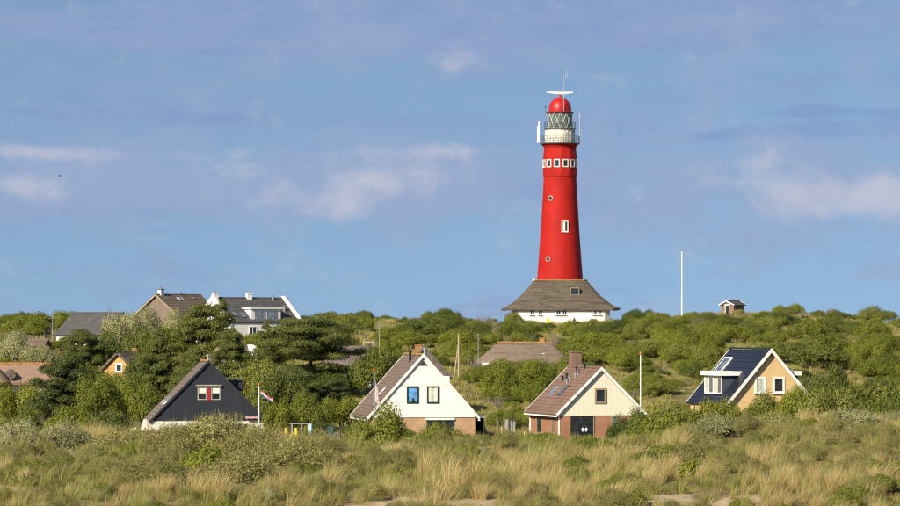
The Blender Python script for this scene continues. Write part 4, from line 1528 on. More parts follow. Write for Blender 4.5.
# pale canvas heap beside the dark house
ty = 284.0
g0 = gs(148.5, ty)
m = MB()
n_ = 14
pts = []
hh = Z(419.5, ty) - g0
jr = random.Random(3)
for s, z in ((1.0, -0.2), (0.96, 0.3), (0.72, hh * 0.45), (0.42, hh * 0.78), (0.14, hh)):
    for i in range(n_):
        t = 2 * math.pi * i / n_
        w_ = 1 + jr.uniform(-0.12, 0.12)
        pts.append((0.95 * s * w_ * math.cos(t) - 0.1 * z, 0.9 * s * w_ * math.sin(t), z + jr.uniform(-0.05, 0.05)))
m.add(pts, [(r_ * n_ + i, r_ * n_ + (i + 1) % n_, (r_ + 1) * n_ + (i + 1) % n_, (r_ + 1) * n_ + i) for r_ in range(4) for i in range(n_)] + [tuple(range(4 * n_, 5 * n_))])
o = m.build('canvas_cover', M['canvas'])
o.location = (X(148.5, ty), ty, g0)
tag(o, 'pale canvas covered heap at the left corner of the black house', 'cover')
# low garden wall beside it
m = MB()
m.box(-0.75, 0.75, -0.1, 0.1, -0.3, Z(427.5, 288) - gs(127, 288))
o = m.build('garden_wall', M['plaster'])
o.location = (X(127, 288), 288, gs(127, 288))
tag(o, 'low white garden wall left of the pale canvas heap', 'wall')
# things in front of the base house
o = thing('garden_figure', 'small yellow upright board before the lighthouse base', 'board', (X(548.3, 578), 578, gs(548, 578)))
zt = Z(317.8, 578) - gs(548, 578)
m = MB()
m.prism([(-0.28, -0.2), (0.28, -0.2), (0.33, zt * 0.5), (0.22, zt * 0.9), (0.0, zt), (-0.22, zt * 0.9), (-0.33, zt * 0.5)], -0.06, 0.06)
m.build('panel', M['yellow'], o)
o = thing('garden_figure', 'small dark upright post before the lighthouse base right of the windows', 'post', (X(574.2, 578), 578, gs(574, 578)))
zt = Z(317.6, 578) - gs(574, 578)
m = MB()
m.prism([(-0.2, -0.2), (0.2, -0.2), (0.25, zt * 0.6), (0.1, zt), (-0.15, zt * 0.85), (-0.25, zt * 0.4)], -0.1, 0.1)
m.build('body', M['steel'], o)


# ------------------------------------------------------------------ birds
def bird(px, py, Y, span, yaw, flap, label):
    m = MB()
    s = span / 2
    body = [(0.0, -0.55), (0.07, -0.42), (0.10, -0.2), (0.11, 0.05), (0.07, 0.3), (0.03, 0.42), (0.06, 0.6)]
    n = 8
    pts = []
    for r_, y in body:
        for i in range(n):
            t = 2 * math.pi * i / n
            pts.append((s * max(r_, 0.01) * math.cos(t), s * y, s * max(r_, 0.01) * 0.8 * math.sin(t)))
    m.add(pts, [(k * n + i, k * n + (i + 1) % n, (k + 1) * n + (i + 1) % n, (k + 1) * n + i) for k in range(len(body) - 1) for i in range(n)] + [tuple(range(n)), tuple(range((len(body) - 1) * n, len(body) * n))])
    for sg in (-1, 1):
        p = [(0.06 * sg * s, -0.22 * s, 0.03), (sg * 0.5 * s, -0.30 * s, flap * 0.30 * s), (sg * s, 0.02 * s, flap * 0.22 * s), (sg * 0.5 * s, 0.02 * s, flap * 0.28 * s), (0.06 * sg * s, 0.12 * s, 0.03)]
        q = [(a, b, c - 0.03 * s) for a, b, c in p]
        m.add(p + q, [(0, 1, 3, 4), (1, 2, 3), (5, 9, 8, 6), (6, 8, 7), (0, 5, 6, 1), (1, 6, 7, 2), (2, 7, 8, 3), (3, 8, 9, 4), (4, 9, 5, 0)])
    o = m.build('bird', M['bird'], None, True)
    o.location = (X(px, Y), Y, Z(py, Y))
    o.rotation_euler = (0.1, 0.15, yaw)
    tag(o, label, 'bird')


bird(59.7, 176.0, 420, 0.75, 0.9, 1.2, 'small dark bird flying at the far left of the sky')
bird(152.8, 169.5, 430, 0.52, -1.1, -0.9, 'smaller dark bird flying above the brown roofed house')

# ------------------------------------------------------------------ plants: meshes
def rand_unit(n):
    v = rng.normal(size=(n, 3))
    return v / np.linalg.norm(v, axis=1, keepdims=True)


def leaf_quads(P, D, ln, wd, N=None):
    """rhombic leaves at P pointing along D, or lying across the direction N"""
    n = len(P)
    if N is not None:
        D = np.cross(N, rand_unit(n))
    A = D / np.linalg.norm(D, axis=1, keepdims=True)
    B = np.cross(A, rand_unit(n) if N is None else N)
    B /= np.linalg.norm(B, axis=1, keepdims=True) + 1e-9
    ln = ln * rng.uniform(0.65, 1.35, (n, 1))
    wd = wd * rng.uniform(0.7, 1.3, (n, 1))
    v = np.stack([P, P + A * ln * 0.5 + B * wd * 0.5, P + A * ln, P + A * ln * 0.5 - B * wd * 0.5], 1).reshape(-1, 3)
    return v, np.arange(4 * n).reshape(n, 4)


def shrub_data(R0, H0, lobes, n, ln, wd, seed, up=0.35, rough=0.16, spiky=0.0):
    """leaf cloud of an uneven shrub standing on z = 0"""
    global rng
    keep = rng
    rng = np.random.default_rng(seed)
    lobes = int(lobes * 1.8)
    a = rng.uniform(0, 2 * np.pi, lobes)
    r = R0 * np.sqrt(rng.uniform(0, 1, lobes)) * 0.78
    zc = H0 * (0.30 + 0.42 * rng.uniform(0, 1, lobes) * (1.15 - r / R0))
    C = np.stack([r * np.cos(a), r * np.sin(a), zc], 1)
    rad = R0 * rng.uniform(0.17, 0.38, lobes)
    rz = np.minimum(rad * rng.uniform(0.8, 1.15, lobes), H0 - zc + 0.1)
    w = rad ** 2
    pick = rng.choice(lobes, int(n * 2.2), p=w / w.sum())
    d = rand_unit(len(pick))
    d[:, 2] = np.where(d[:, 2] < -0.35, -d[:, 2], d[:, 2])
    f = 1 + rng.normal(0, rough, len(pick))
    f = np.clip(f, 0.45, 1.35)
    P = C[pick] + d * (np.stack([rad, rad, rz], 1)[pick]) * f[:, None]
    inside = np.zeros(len(P), bool)
    for i in range(lobes):
        q = (P - C[i]) / np.array([rad[i], rad[i], rz[i]])
        inside |= (np.sum(q * q, 1) < 0.5) & (pick != i)
    ok = ~inside & (P[:, 2] > 0.02)
    P, d = P[ok][:n], d[ok][:n]
    D = d * 0.6 + rand_unit(len(P)) * 0.75 + np.array([0, 0, up])
    N = d * 0.95 + rand_unit(len(P)) * 0.62 + np.array([0, 0, 0.15])
    v, q = leaf_quads(P, D, ln, wd, N)
    t = np.repeat(np.clip(rng.normal(0.5, 0.25, len(P)), 0, 1), 4)
    if spiky:
        k = int(n * spiky)
        idx = rng.choice(len(P), k)
        S_ = P[idx]
        e = d[idx] * 0.7 + np.array([0, 0, 0.9]) + rand_unit(k) * 0.4
        v2, q2 = leaf_quads(S_, e, ln * 2.3, wd * 0.5)
        q2 = q2 + len(v)
        v = np.concatenate([v, v2])
        q = np.concatenate([q, q2])
        t = np.concatenate([t, np.full(len(v2), 0.85)])
    v[:, 2] = np.maximum(v[:, 2], 0.0)
    v[:, 2] *= H0 / np.percentile(v[:, 2], 99.3)
    v[:, :2] *= R0 / np.percentile(np.hypot(v[:, 0], v[:, 1]), 97)
    rng = keep
    return v, q, t


def stems_mesh(R0, H0, seed, n=7):
    jr = random.Random(seed)
    m = MB()
    for i in range(n):
        a = jr.uniform(0, 6.28)
        r = R0 * jr.uniform(0.15, 0.6)
        p0 = Vector((0.12 * math.cos(a), 0.12 * math.sin(a), -0.25))
        p1 = Vector((r * 0.45 * math.cos(a + 0.2), r * 0.45 * math.sin(a + 0.2), H0 * 0.35))
        p2 = Vector((r * math.cos(a), r * math.sin(a), H0 * jr.uniform(0.6, 0.85)))
        m.tube(p0, p1, 0.07, 0.045, 6).tube(p1, p2, 0.045, 0.015, 6)
    return m


def pine_data(kind, seed, H0, R0):
    """pine crown of needle tufts on branch plates, and its trunk with limbs"""
    global rng
    keep = rng
    rng = np.random.default_rng(seed)
    jr = random.Random(seed)
    tr_ = MB()
    P, D = [], []
    lean = Vector((jr.uniform(-0.06, 0.06), jr.uniform(-0.06, 0.06), 1))
    trunk_top = H0 * 0.9
    seg = 6
    for i in range(seg):
        a, b = lean * (trunk_top * i / seg), lean * (trunk_top * (i + 1) / seg)
        if i == 0:
            a = a - Vector((0, 0, 0.5))
        tr_.tube(a, b, 0.26 * (1 - 0.8 * i / seg) * H0 / 7, 0.26 * (1 - 0.8 * (i + 1) / seg) * H0 / 7, 8, i == 0)
    if kind == 'umbrella':
        levels = [(0.36, 0.72, 5), (0.54, 1.0, 7), (0.72, 0.95, 7), (0.87, 0.70, 6), (0.98, 0.32, 4)]
    elif kind == 'round':
        levels = [(0.14, 0.85, 7), (0.30, 1.0, 8), (0.46, 0.97, 8), (0.62, 0.85, 7), (0.78, 0.62, 6), (0.92, 0.34, 4), (0.99, 0.08, 1)]
    else:
        levels = [(0.14, 0.9, 7), (0.28, 1.0, 8), (0.42, 0.88, 7), (0.56, 0.74, 7), (0.70, 0.58, 6), (0.83, 0.40, 4), (0.93, 0.2, 3), (1.0, 0.06, 1)]
    for zf, rf, nb in levels:
        off = jr.uniform(0, 6.28)
        for i in range(nb):
            t = off + 2 * math.pi * i / nb + jr.uniform(-0.3, 0.3)
            r = R0 * rf * jr.uniform(0.62, 1.1)
            z = H0 * (zf + jr.uniform(-0.035, 0.035))
            tip = Vector((r * math.cos(t), r * math.sin(t), z + jr.uniform(-0.02, 0.04) * H0))
            base = lean * (H0 * max(0.06, zf - 0.08))
            tr_.tube(base, tip * 0.98, 0.06, 0.015, 5, False)
            # plates along the limb, each a bundle of upturned needle tufts
            for f, s in ((0.97, 0.24), (0.70, 0.27), (0.42, 0.24)):
                if r * f < 0.4 and f < 0.9:
                    continue
                for sub_ in range(2):
                    c = base.lerp(tip, f) + Vector((jr.uniform(-0.13, 0.13), jr.uniform(-0.13, 0.13), jr.uniform(-0.02, 0.03))) * R0
                    s_ = s * R0 * jr.uniform(0.6, 1.1)
                    n = int(330 * jr.uniform(0.8, 1.25) * (s_ / 0.8))
                    d = rand_unit(n)
                    d[:, 2] = np.abs(d[:, 2]) - 0.12
                    pp = np.array(c) + d * np.array([s_, s_, s_ * (0.36 if kind == 'umbrella' else 0.58)]) * np.clip(rng.normal(0.9, 0.17, (n, 1)), 0.3, 1.3)
                    P.append(pp)
                    D.append(d * 0.9 + np.array([0, 0, 0.35]) + rand_unit(n) * 0.6)
    P, D = np.concatenate(P), np.concatenate(D)
    ok = P[:, 2] > 0.1
    P, D = P[ok], D[ok]
    v, q = leaf_quads(P, D, 0.20, 0.065, D)
    t = np.repeat(np.clip(rng.normal(0.5, 0.25, len(P)), 0, 1), 4)
    rng = keep
    return (v, q, t), tr_


def tuft_mesh(name, mat, n, hgt, spread, width, seed, lean=0.12, plume=0.0, base_r=0.12, tint=(0.2, 0.9)):
    g = np.random.default_rng(seed)
    a = g.uniform(0, 2 * np.pi, n)
    r = base_r * np.sqrt(g.uniform(0, 1, n))
    root = np.stack([r * np.cos(a), r * np.sin(a), np.full(n, -0.04)], 1)
    h = hgt * g.uniform(0.5, 1.1, n)
    out = spread * g.uniform(0.15, 1.0, n) * h
    dirv = np.stack([np.cos(a) * out + lean * h, np.sin(a) * out, np.zeros(n)], 1)
    face = g.uniform(0, np.pi, n)
    side = np.stack([np.cos(face), np.sin(face), np.zeros(n)], 1) * (width * g.uniform(0.7, 1.3, n))[:, None] * 0.5
    segs = 4
    V, tint_v = [], []
    base_t = g.uniform(tint[0], tint[1], n)
    for k in range(segs):
        f = k / (segs - 1)
        droop = out * 0.35 * f ** 3
        c = root + dirv * (f ** 1.8) + np.stack([np.zeros(n), np.zeros(n), h * f - droop], 1)
        w = 1.0 - 0.85 * f if not plume else (1.0 - 0.85 * f)
        V += [c - side * w, c + side * w]
        tint_v += [base_t, base_t]
    v = np.stack(V, 1)                       # n, 2*segs, 3
    b = (np.arange(n) * 2 * segs)[:, None]
    q = np.concatenate([b + np.array([[2 * k, 2 * k + 1, 2 * k + 3, 2 * k + 2]]) for k in range(segs - 1)])
    return array_mesh(name, v.reshape(-1, 3), q, mat, np.stack(tint_v, 1).ravel())


# ------------------------------------------------------------------ scatter of uncountable cover
PROTO = bpy.data.collections.new('plant_stock')      # never linked to the scene


def scatter(name, label, cat, meshes, P, idx, rot, scl):
    sub = bpy.data.collections.new(name + '_stock')
    for i, me in enumerate(meshes):
        o = bpy.data.objects.new('%s_stock_%02d' % (name, i), me)
        sub.objects.link(o)
    pm = bpy.data.meshes.new(name)
    pm.vertices.add(len(P))
    pm.vertices.foreach_set('co', np.ascontiguousarray(P, dtype=np.float32).ravel())
    for nm, ty, val, key in (('pick', 'INT', idx, 'value'), ('turn', 'FLOAT_VECTOR', rot, 'vector'), ('size', 'FLOAT_VECTOR', scl, 'vector')):
        at = pm.attributes.new(nm, ty, 'POINT')
        at.data.foreach_set(key, np.ascontiguousarray(val, dtype=np.int32 if ty == 'INT' else np.float32).ravel())
    pm.update()
    ob = link(name, pm)
    ng = bpy.data.node_groups.new(name + '_scatter', 'GeometryNodeTree')
    ng.interface.new_socket(name='Geometry', in_out='INPUT', socket_type='NodeSocketGeometry')
    ng.interface.new_socket(name='Geometry', in_out='OUTPUT', socket_type='NodeSocketGeometry')
    gi, go = ng.nodes.new('NodeGroupInput'), ng.nodes.new('NodeGroupOutput')
    ip = ng.nodes.new('GeometryNodeInstanceOnPoints')
    ci = ng.nodes.new('GeometryNodeCollectionInfo')
    ci.inputs['Collection'].default_value = sub
    ci.inputs['Separate Children'].default_value = True
    ci.inputs['Reset Children'].default_value = True
    ip.inputs['Pick Instance'].default_value = True

    def attr(nm, ty):
        n = ng.nodes.new('GeometryNodeInputNamedAttribute')
        n.data_type = ty
        n.inputs['Name'].default_value = nm
        return n.outputs['Attribute']
    ng.links.new(gi.outputs[0], ip.inputs['Points'])
    ng.links.new(ci.outputs[0], ip.inputs['Instance'])
    ng.links.new(attr('pick', 'INT'), ip.inputs['Instance Index'])
    ng.links.new(attr('turn', 'FLOAT_VECTOR'), ip.inputs['Rotation'])
    ng.links.new(attr('size', 'FLOAT_VECTOR'), ip.inputs['Scale'])
    ng.links.new(ip.outputs[0], go.inputs[0])
    md = ob.modifiers.new('scatter', 'NODES')
    md.node_group = ng
    tag(ob, label, cat, None, 'stuff')
    return ob


# what must stay in sight: pixel box and its distance
KEEP = [(150, 362, 264, 414, 300), (138, 355, 210, 412, 300), (352, 352, 480, 417, 300), (406, 417, 470, 427, 300), (468, 416, 485, 432, 300), (528, 353, 646, 414, 300), (533, 412, 612, 431, 300),
        (700, 346, 806, 387, 313), (694, 372, 735, 398, 313), (253, 386, 272, 428, 288), (284, 422, 315, 432, 272), (326, 424, 352, 434, 278), (503, 418, 518, 432, 294),
        (482, 341, 568, 359, 420), (505, 280, 620, 319.5, 580), (678, 253, 686, 312, 575), (720, 299, 747, 312.5, 555), (342, 347, 374, 371, 386),
        (56, 310, 112, 332, 465), (132, 292, 205, 304, 475), (208, 296, 304, 321, 462), (0, 356, 52, 383, 346), (108, 351, 127, 375, 366),
        (238, 339, 264, 356, 396), (424, 344, 446, 366, 346), (455, 330, 461, 353, 396), (476, 335, 481, 357, 400), (377, 324, 382, 342, 418), (371, 371, 379, 404, 284), (638, 354, 643, 400, 286), (140, 418, 158, 430, 282),
        (674, 388, 692, 402, 378), (40, 340, 56, 346, 440), (120, 427, 136, 432, 286)]
FOOT = [(18.1, 592, 10.5), (-20.6, 304, 6.2), (-3.0, 305, 6.4), (11.5, 305, 5.6), (26.5, 318, 6.0), (-47.5, 476, 7.5), (-34.0, 487, 7.2), (-25.0, 474, 8.0), (9.0, 424, 6.6),
        (-11.0, 394, 4.6), (-21.5, 403, 3.6), (-41.2, 354, 5.8), (-33.0, 373, 3.6), (44.2, 560, 2.6), (-1.0, 354, 4.4), (-50, 441, 3.5)]


def hidden(px, ptop, pbase, halfpx, Y):
    for a, b, c, d, q in KEEP:
        if Y < q and px + halfpx > a and px - halfpx < c and ptop < d and pbase > b:
            return True
    return False


def in_foot(x, y, r):
    for cx, cy, q in FOOT:
        if (x - cx) ** 2 + (y - cy) ** 2 < (q + r * 0.7) ** 2:
            return True
    return False


# stock of shrubs: name -> list of (mesh, R, H)
def stock(name, mat, specs):
    r = []
    for i, sp in enumerate(specs):
        v, q, t = shrub_data(*sp)
        r.append((array_mesh(name, v, q, M[mat], t), sp[0], sp[1]))
    return r


ST = {
    'green': stock('green_crown', 'leaf_green', [(1.5, 1.9, 15, 10580, 0.088, 0.05, 101, 0.35, 0.24, 0.025), (1.6, 1.6, 17, 10580, 0.088, 0.05, 102, 0.35, 0.24, 0.025), (1.4, 2.3, 13, 10580, 0.088, 0.05, 103, 0.35, 0.24, 0.025)]),
    'lime': stock('lime_crown', 'leaf_lime', [(1.4, 1.6, 14, 9660, 0.088, 0.05, 111, 0.35, 0.24, 0.025), (1.5, 1.3, 15, 9660, 0.088, 0.05, 112, 0.35, 0.24, 0.025)]),
    'dark': stock('dark_crown', 'leaf_dark', [(1.5, 2.0, 14, 11040, 0.088, 0.05, 121, 0.35, 0.24, 0.025), (1.4, 1.7, 15, 10580, 0.088, 0.05, 122, 0.35, 0.24, 0.025)]),
    'buck': stock('buckthorn_crown', 'leaf_buck', [(1.3, 1.4, 16, 8840, 0.085, 0.03, 131, 0.5, 0.22, 0.05), (1.4, 1.2, 16, 8840, 0.085, 0.03, 132, 0.5, 0.22, 0.05), (1.1, 1.5, 12, 7820, 0.085, 0.03, 133, 0.5, 0.22, 0.05)]),
    'silver': stock('silver_crown', 'leaf_silver', [(1.5, 2.2, 15, 9000, 0.10, 0.04, 141, 0.6, 0.2, 0.03), (1.5, 1.9, 15, 9000, 0.10, 0.04, 142, 0.6, 0.2, 0.03)]),
}
NEAR = {   # finer leaves for the foreground
    'buck': stock('buckthorn_crown', 'leaf_buck', [(0.95, 1.05, 18, 9000, 0.065, 0.018, 151, 0.7, 0.24, 0.06), (1.05, 0.95, 20, 9500, 0.065, 0.018, 152, 0.7, 0.24, 0.06), (0.85, 1.2, 15, 8500, 0.065, 0.018, 153, 0.7, 0.24, 0.06)]),
    'silver': stock('silver_crown', 'leaf_silver', [(0.8, 0.9, 15, 7000, 0.06, 0.02, 161, 0.7, 0.24, 0.06)]),
    'lime': stock('lime_crown', 'leaf_lime', [(0.8, 0.6, 16, 4500, 0.075, 0.045, 171, 0.4, 0.2), (0.7, 0.75, 14, 4500, 0.075, 0.045, 172, 0.4, 0.2)]),
    'green': stock('green_crown', 'leaf_green', [(0.9, 0.9, 16, 5500, 0.075, 0.04, 181, 0.4, 0.2)]),
}
STEMS = [stems_mesh(1.4, 1.7, s).mesh('stems', M['stem'], True) for s in (1, 2, 3)]
NSTEM = [stems_mesh(0.9, 0.9, s).mesh('stems', M['stem'], True) for s in (4, 5)]
SHRUBS = []


def shrub(kind, px, Y, wpx, toppy, label, group=None, near=False, name='shrub', stems=True, zoff=0.0):
    """a shrub standing on the ground at pixel column px and distance Y, wpx wide, its top at pixel row toppy"""
    src = (NEAR if near else ST)[kind]
    i = random.randrange(len(src))
    me, R0, H0 = src[i]
    x = X(px, Y)
    zg = gzs(x, Y) - (0.3 if near else 0.15)
    h = Z(toppy, Y) - zg
    w = wpx * Y / F
    sx = w / (2 * R0)
    root = thing(name, label, 'shrub', (x, Y, zg), random.uniform(0, 6.28), group)
    sz = max(0.25, h / H0)
    sx = max(sx, sz * 0.6)
    c = link('crown', me, root)
    c.scale = (sx, sx * random.uniform(0.8, 1.3), sz)
    c.rotation_euler = (random.gauss(0, 0.07), random.gauss(0, 0.07), 0)
    if stems:
        s = link('stems', random.choice(NSTEM if near else STEMS), root)
        s.scale = c.scale
    SHRUBS.append((x, Y, w / 2))
    return root


# ------------------------------------------------------------------ pines and tall trees, one by one
PINES = {}
for key, kind, seed, H0, R0, mat in (('umbrella', 'umbrella', 11, 6.6, 5.6, 'needle_dark'), ('rounda', 'round', 12, 5.6, 3.6, 'needle'), ('roundb', 'round', 13, 5.4, 3.5, 'needle_dark'),
                                     ('conea', 'cone', 14, 6.2, 3.2, 'needle'), ('coneb', 'cone', 15, 6.0, 3.0, 'needle_dark')):
    (v, q, t), tm = pine_data(kind, seed, H0, R0)
    PINES[key] = (array_mesh('pine_crown', v, q, M[mat], t), tm.mesh('pine_trunk', M['bark'], True), H0, R0)


def pine(key, px, Y, wpx, toppy, label, basepy=None):
    cm, tm, H0, R0 = PINES[key]
    x = X(px, Y)
    zg = gzs(x, Y) - 0.1
    h = Z(toppy, Y) - zg
    sx = wpx * Y / F / (2 * R0)
    root = thing('pine_tree', label, 'tree', (x, Y, zg), random.uniform(0, 6.28), 'pines around the left houses')
    for nm, me in (('crown', cm), ('trunk', tm)):
        o = link(nm, me, root)
        o.scale = (sx, sx, h / H0)
    SHRUBS.append((x, Y, wpx * Y / F / 2))


pine('umbrella', 311, 374, 108, 320.5, 'spreading flat topped pine with layered branches right of the white parapet house')
pine('roundb', 66, 326, 70, 358, 'broad dark round pine in front of the slate roofed house')
pine('rounda', 203, 405, 72, 307, 'tall olive green pine between the brown and white crest houses')
pine('conea', 160, 352, 58, 336, 'pine just left above the roof of the black boarded house')
pine('roundb', 82, 402, 46, 331, 'dark pine below the slate roof left of the yellow cottage')
pine('rounda', 232, 380, 46, 333, 'bushy pine behind the ridge of the black boarded house')
pine('coneb', 222, 428, 36, 306, 'narrow dark pine standing before the white parapet house')
pine('roundb', 292, 345, 62, 368, 'low dark pine under the spreading pine, behind the striped flag')
pine('rounda', 188, 340, 44, 356, 'young pine touching the ridge of the black boarded house')
pine('conea', 268, 398, 40, 326, 'slender pine between the white parapet house and the spreading pine')
pine('roundb', 334, 348, 42, 381, 'low pine at the foot of the dark thatched cottage')

for kind, px, Y, w, top, lab in (
        ('silver', 143, 440, 58, 308, 'tall silvery willow below the brown roofed crest house'),
        ('silver', 174, 446, 46, 311, 'pale silvery willow at the right corner of the brown crest house'),
        ('silver', 126, 430, 46, 314, 'silvery willow covering the right end of the slate roof'),
        ('dark', 104, 405, 34, 330, 'dark leafy tree right of the dark pine below the slate roof'),
        ('silver', 14, 425, 50, 334, 'silvery tree at the left edge above the pinkish thatch'),
        ('silver', 45, 420, 36, 346, 'small silvery tree behind the pinkish thatched cottage'),
        ('dark', 140, 420, 40, 326, 'dark tree between the silvery willows and the yellow cottage'),
        ('green', 165, 410, 44, 328, 'green tree below the two silvery willows'),
        ('green', 130, 335, 46, 380, 'green shrub under the yellow cottage, left of the black house'),
        ('green', 98, 322, 40, 376, 'green shrub at the right foot of the broad dark pine'),
        ('lime', 20, 330, 52, 384, 'bright green shrub in front of the pinkish thatched cottage'),
        ('lime', 66, 270, 44, 408, 'rounded yellow green shrub low at the left behind the dune grass'),
        ('dark', 106, 275, 34, 411, 'dark green shrub left of the white garden wall'),
        ('green', 24, 285, 40, 407, 'green shrub at the far left behind the dune grass'),
        ('green', 150, 320, 40, 384, 'green shrub against the left roof edge of the black house'),
        ('dark', 277, 330, 40, 372, 'dark green shrub right of the black house dormer'),
        ('green', 262, 345, 36, 362, 'green shrub behind the black house dormer'),
        ('lime', 280, 300, 44, 402, 'yellow green shrub right of the striped flag'),
        ('green', 312, 312, 46, 392, 'green shrub between the striped flag and the white gable house'),
        ('green', 344, 318, 40, 398, 'green shrub left of the furled pink pennant'),
        ('dark', 378, 372, 32, 350, 'dark shrub at the right end of the dark thatched cottage'),
        ('green', 392, 380, 30, 352, 'green shrub behind the brown tiled roof of the white house'),
        ('green', 379, 232, 58, 405.5, 'large green bush before the brick corner of the white gable house'),
        ('dark', 366, 236, 40, 418, 'dark bush at the left foot of the large bush by the white house'),
        ('green', 437, 262, 46, 423.5, 'bush before the picture window of the white gable house'),
        ('green', 404, 255, 40, 429, 'low bush between the two bushes before the white house'),
        ('dark', 638, 258, 44, 409.5, 'dark bush covering the right corner of the cream house'),
        ('dark', 622, 262, 30, 417, 'low dark bush by the right brick wall of the cream house'),
        ('lime', 680, 248, 44, 408, 'yellow green bush right of the dark bush by the cream house'),
        ('green', 660, 252, 36, 415, 'green bush between the dark bush and the yellow green bush'),
        ('green', 760, 288, 44, 393.5, 'green bush under the left window of the ochre house'),
        ('green', 792, 286, 46, 387, 'green bush under the right window of the ochre house'),
        ('green', 726, 284, 44, 399.5, 'green bush hiding the left eaves of the ochre house'),
        ('lime', 706, 268, 40, 403, 'yellow green bush left of the ochre house'),
        ('dark', 818, 300, 46, 376, 'dark green bush right of the ochre house'),
        ('dark', 840, 320, 44, 366, 'dark green bush on the slope right of the ochre house dormer'),
        ('green', 832, 280, 50, 389, 'green bush right of the bush under the right ochre window'),
        ('green', 870, 284, 56, 384, 'green bush at the right edge above the dune grass'),
        ('dark', 892, 268, 46, 394, 'dark bush at the right edge of the picture'),
        ('green', 548, 262, 44, 435, 'low green bush before the left brick wall of the cream house'),
        ('green', 590, 256, 46, 436.5, 'low green bush under the picture window of the cream house'),
        ('green', 520, 258, 42, 434, 'low green bush before the grey board screen'),
        ('buck', 482, 255, 46, 434, 'olive bush before the dark carport'),
        ('buck', 315, 258, 46, 431, 'low olive bush before the teal panel'),
        ('green', 500, 372, 40, 362, 'green shrub below the left end of the wide thatched cottage'),
        ('green', 532, 378, 44, 360, 'green shrub right below the wide thatched cottage'),
        ('green', 560, 386, 40, 356, 'green shrub at the right end of the wide thatched cottage'),
        ('green', 256, 446, 48, 332, 'green tree before the white wall of the parapet house'),
        ('dark', 290, 440, 44, 326.5, 'dark tree at the right end of the white parapet house'),
        ('dark', 142, 358, 36, 352, 'dark tree hiding the right half of the yellow cottage'),
        ('green', 118, 352, 44, 374, 'green shrub under the white window of the yellow cottage'),
        ('green', 84, 345, 34, 366, 'green shrub between the broad dark pine and the yellow cottage'),
        ('green', 350, 376, 44, 374.5, 'green shrub before the wall of the dark thatched cottage'),
        ('dark', 326, 372, 40, 371, 'dark shrub at the left end of the dark thatched cottage'),
        ('dark', 650, 312.0, 0, 0, None)):
    if lab:
        nm = 'silver_willow' if (kind == 'silver' and Y > 400) else 'shrub'
        o = shrub(kind, px, Y, w, top, lab, None, name=nm)
        if 'tree' in lab or 'willow' in lab:
            o['category'] = 'tree'

# ------------------------------------------------------------------ shrubs of the slope
gr2 = np.random.default_rng(77)
cand = []


def ray_y(px, py, y0=315.0, y1=600.0):
    """distance at which the line of sight through a pixel meets the slope"""
    yy = np.arange(y0, y1, 2.0)
    d = gz(X(px, yy), yy) - Z(py, yy)
    w = np.where(d > 0)[0]
    return float(yy[w[0]]) if len(w) else None


# clumps seen in the photograph: centre column, row of the foot, width in pixels, how many, kind
CLUMPS = [(490, 385, 60, 9, 'green'), (520, 400, 50, 6, 'green'), (480, 362, 40, 6, 'green'), (455, 345, 40, 6, 'dark'), (430, 335, 50, 7, 'dark'), (440, 326, 40, 5, 'dark'),
          (500, 340, 60, 7, 'green'), (530, 328, 60, 6, 'green'), (600, 334, 80, 10, 'green'), (650, 330, 70, 9, 'dark'), (640, 350, 90, 12, 'green'), (690, 345, 70, 9, 'green'),
          (700, 370, 60, 7, 'green'), (680, 360, 50, 6, 'lime'), (720, 330, 60, 8, 'dark'), (760, 330, 70, 9, 'dark'), (800, 335, 70, 8, 'green'), (850, 333, 70, 9, 'dark'),
          (880, 345, 50, 7, 'green'), (830, 352, 60, 7, 'green'), (870, 365, 60, 8, 'green'), (610, 360, 60, 7, 'lime'), (590, 350, 40, 5, 'green'), (640, 372, 40, 4, 'green'),
          (350, 326, 60, 7, 'green'), (400, 350, 40, 5, 'green'), (330, 340, 40, 4, 'green'), (20, 335, 60, 8, 'green'), (50, 328, 50, 6, 'lime'), (20, 350, 50, 5, 'silver'),
          (410, 368, 30, 3, 'green'), (660, 395, 40, 4, 'green'), (730, 345, 40, 5, 'green'), (570, 372, 40, 4, 'green'), (800, 365, 50, 5, 'dark'), (880, 388, 50, 4, 'green')]


def region(px, py):
    if px < 130:
        return 'on the far left slope beside the crest houses'
    if px < 330:
        return 'in the wooded slope behind the black boarded house'
    if px < 460:
        return 'above the white gable house' if py > 332 else 'on the skyline left of the lighthouse'
    if px < 600:
        return 'on the slope below the lighthouse' if py > 332 else 'before the lighthouse base'
    if px < 720:
        return 'on the slope above the cream house' if py > 332 else 'on the skyline left of the brick hut'
    return 'on the slope above the ochre house' if py > 332 else 'on the skyline right of the brick hut'


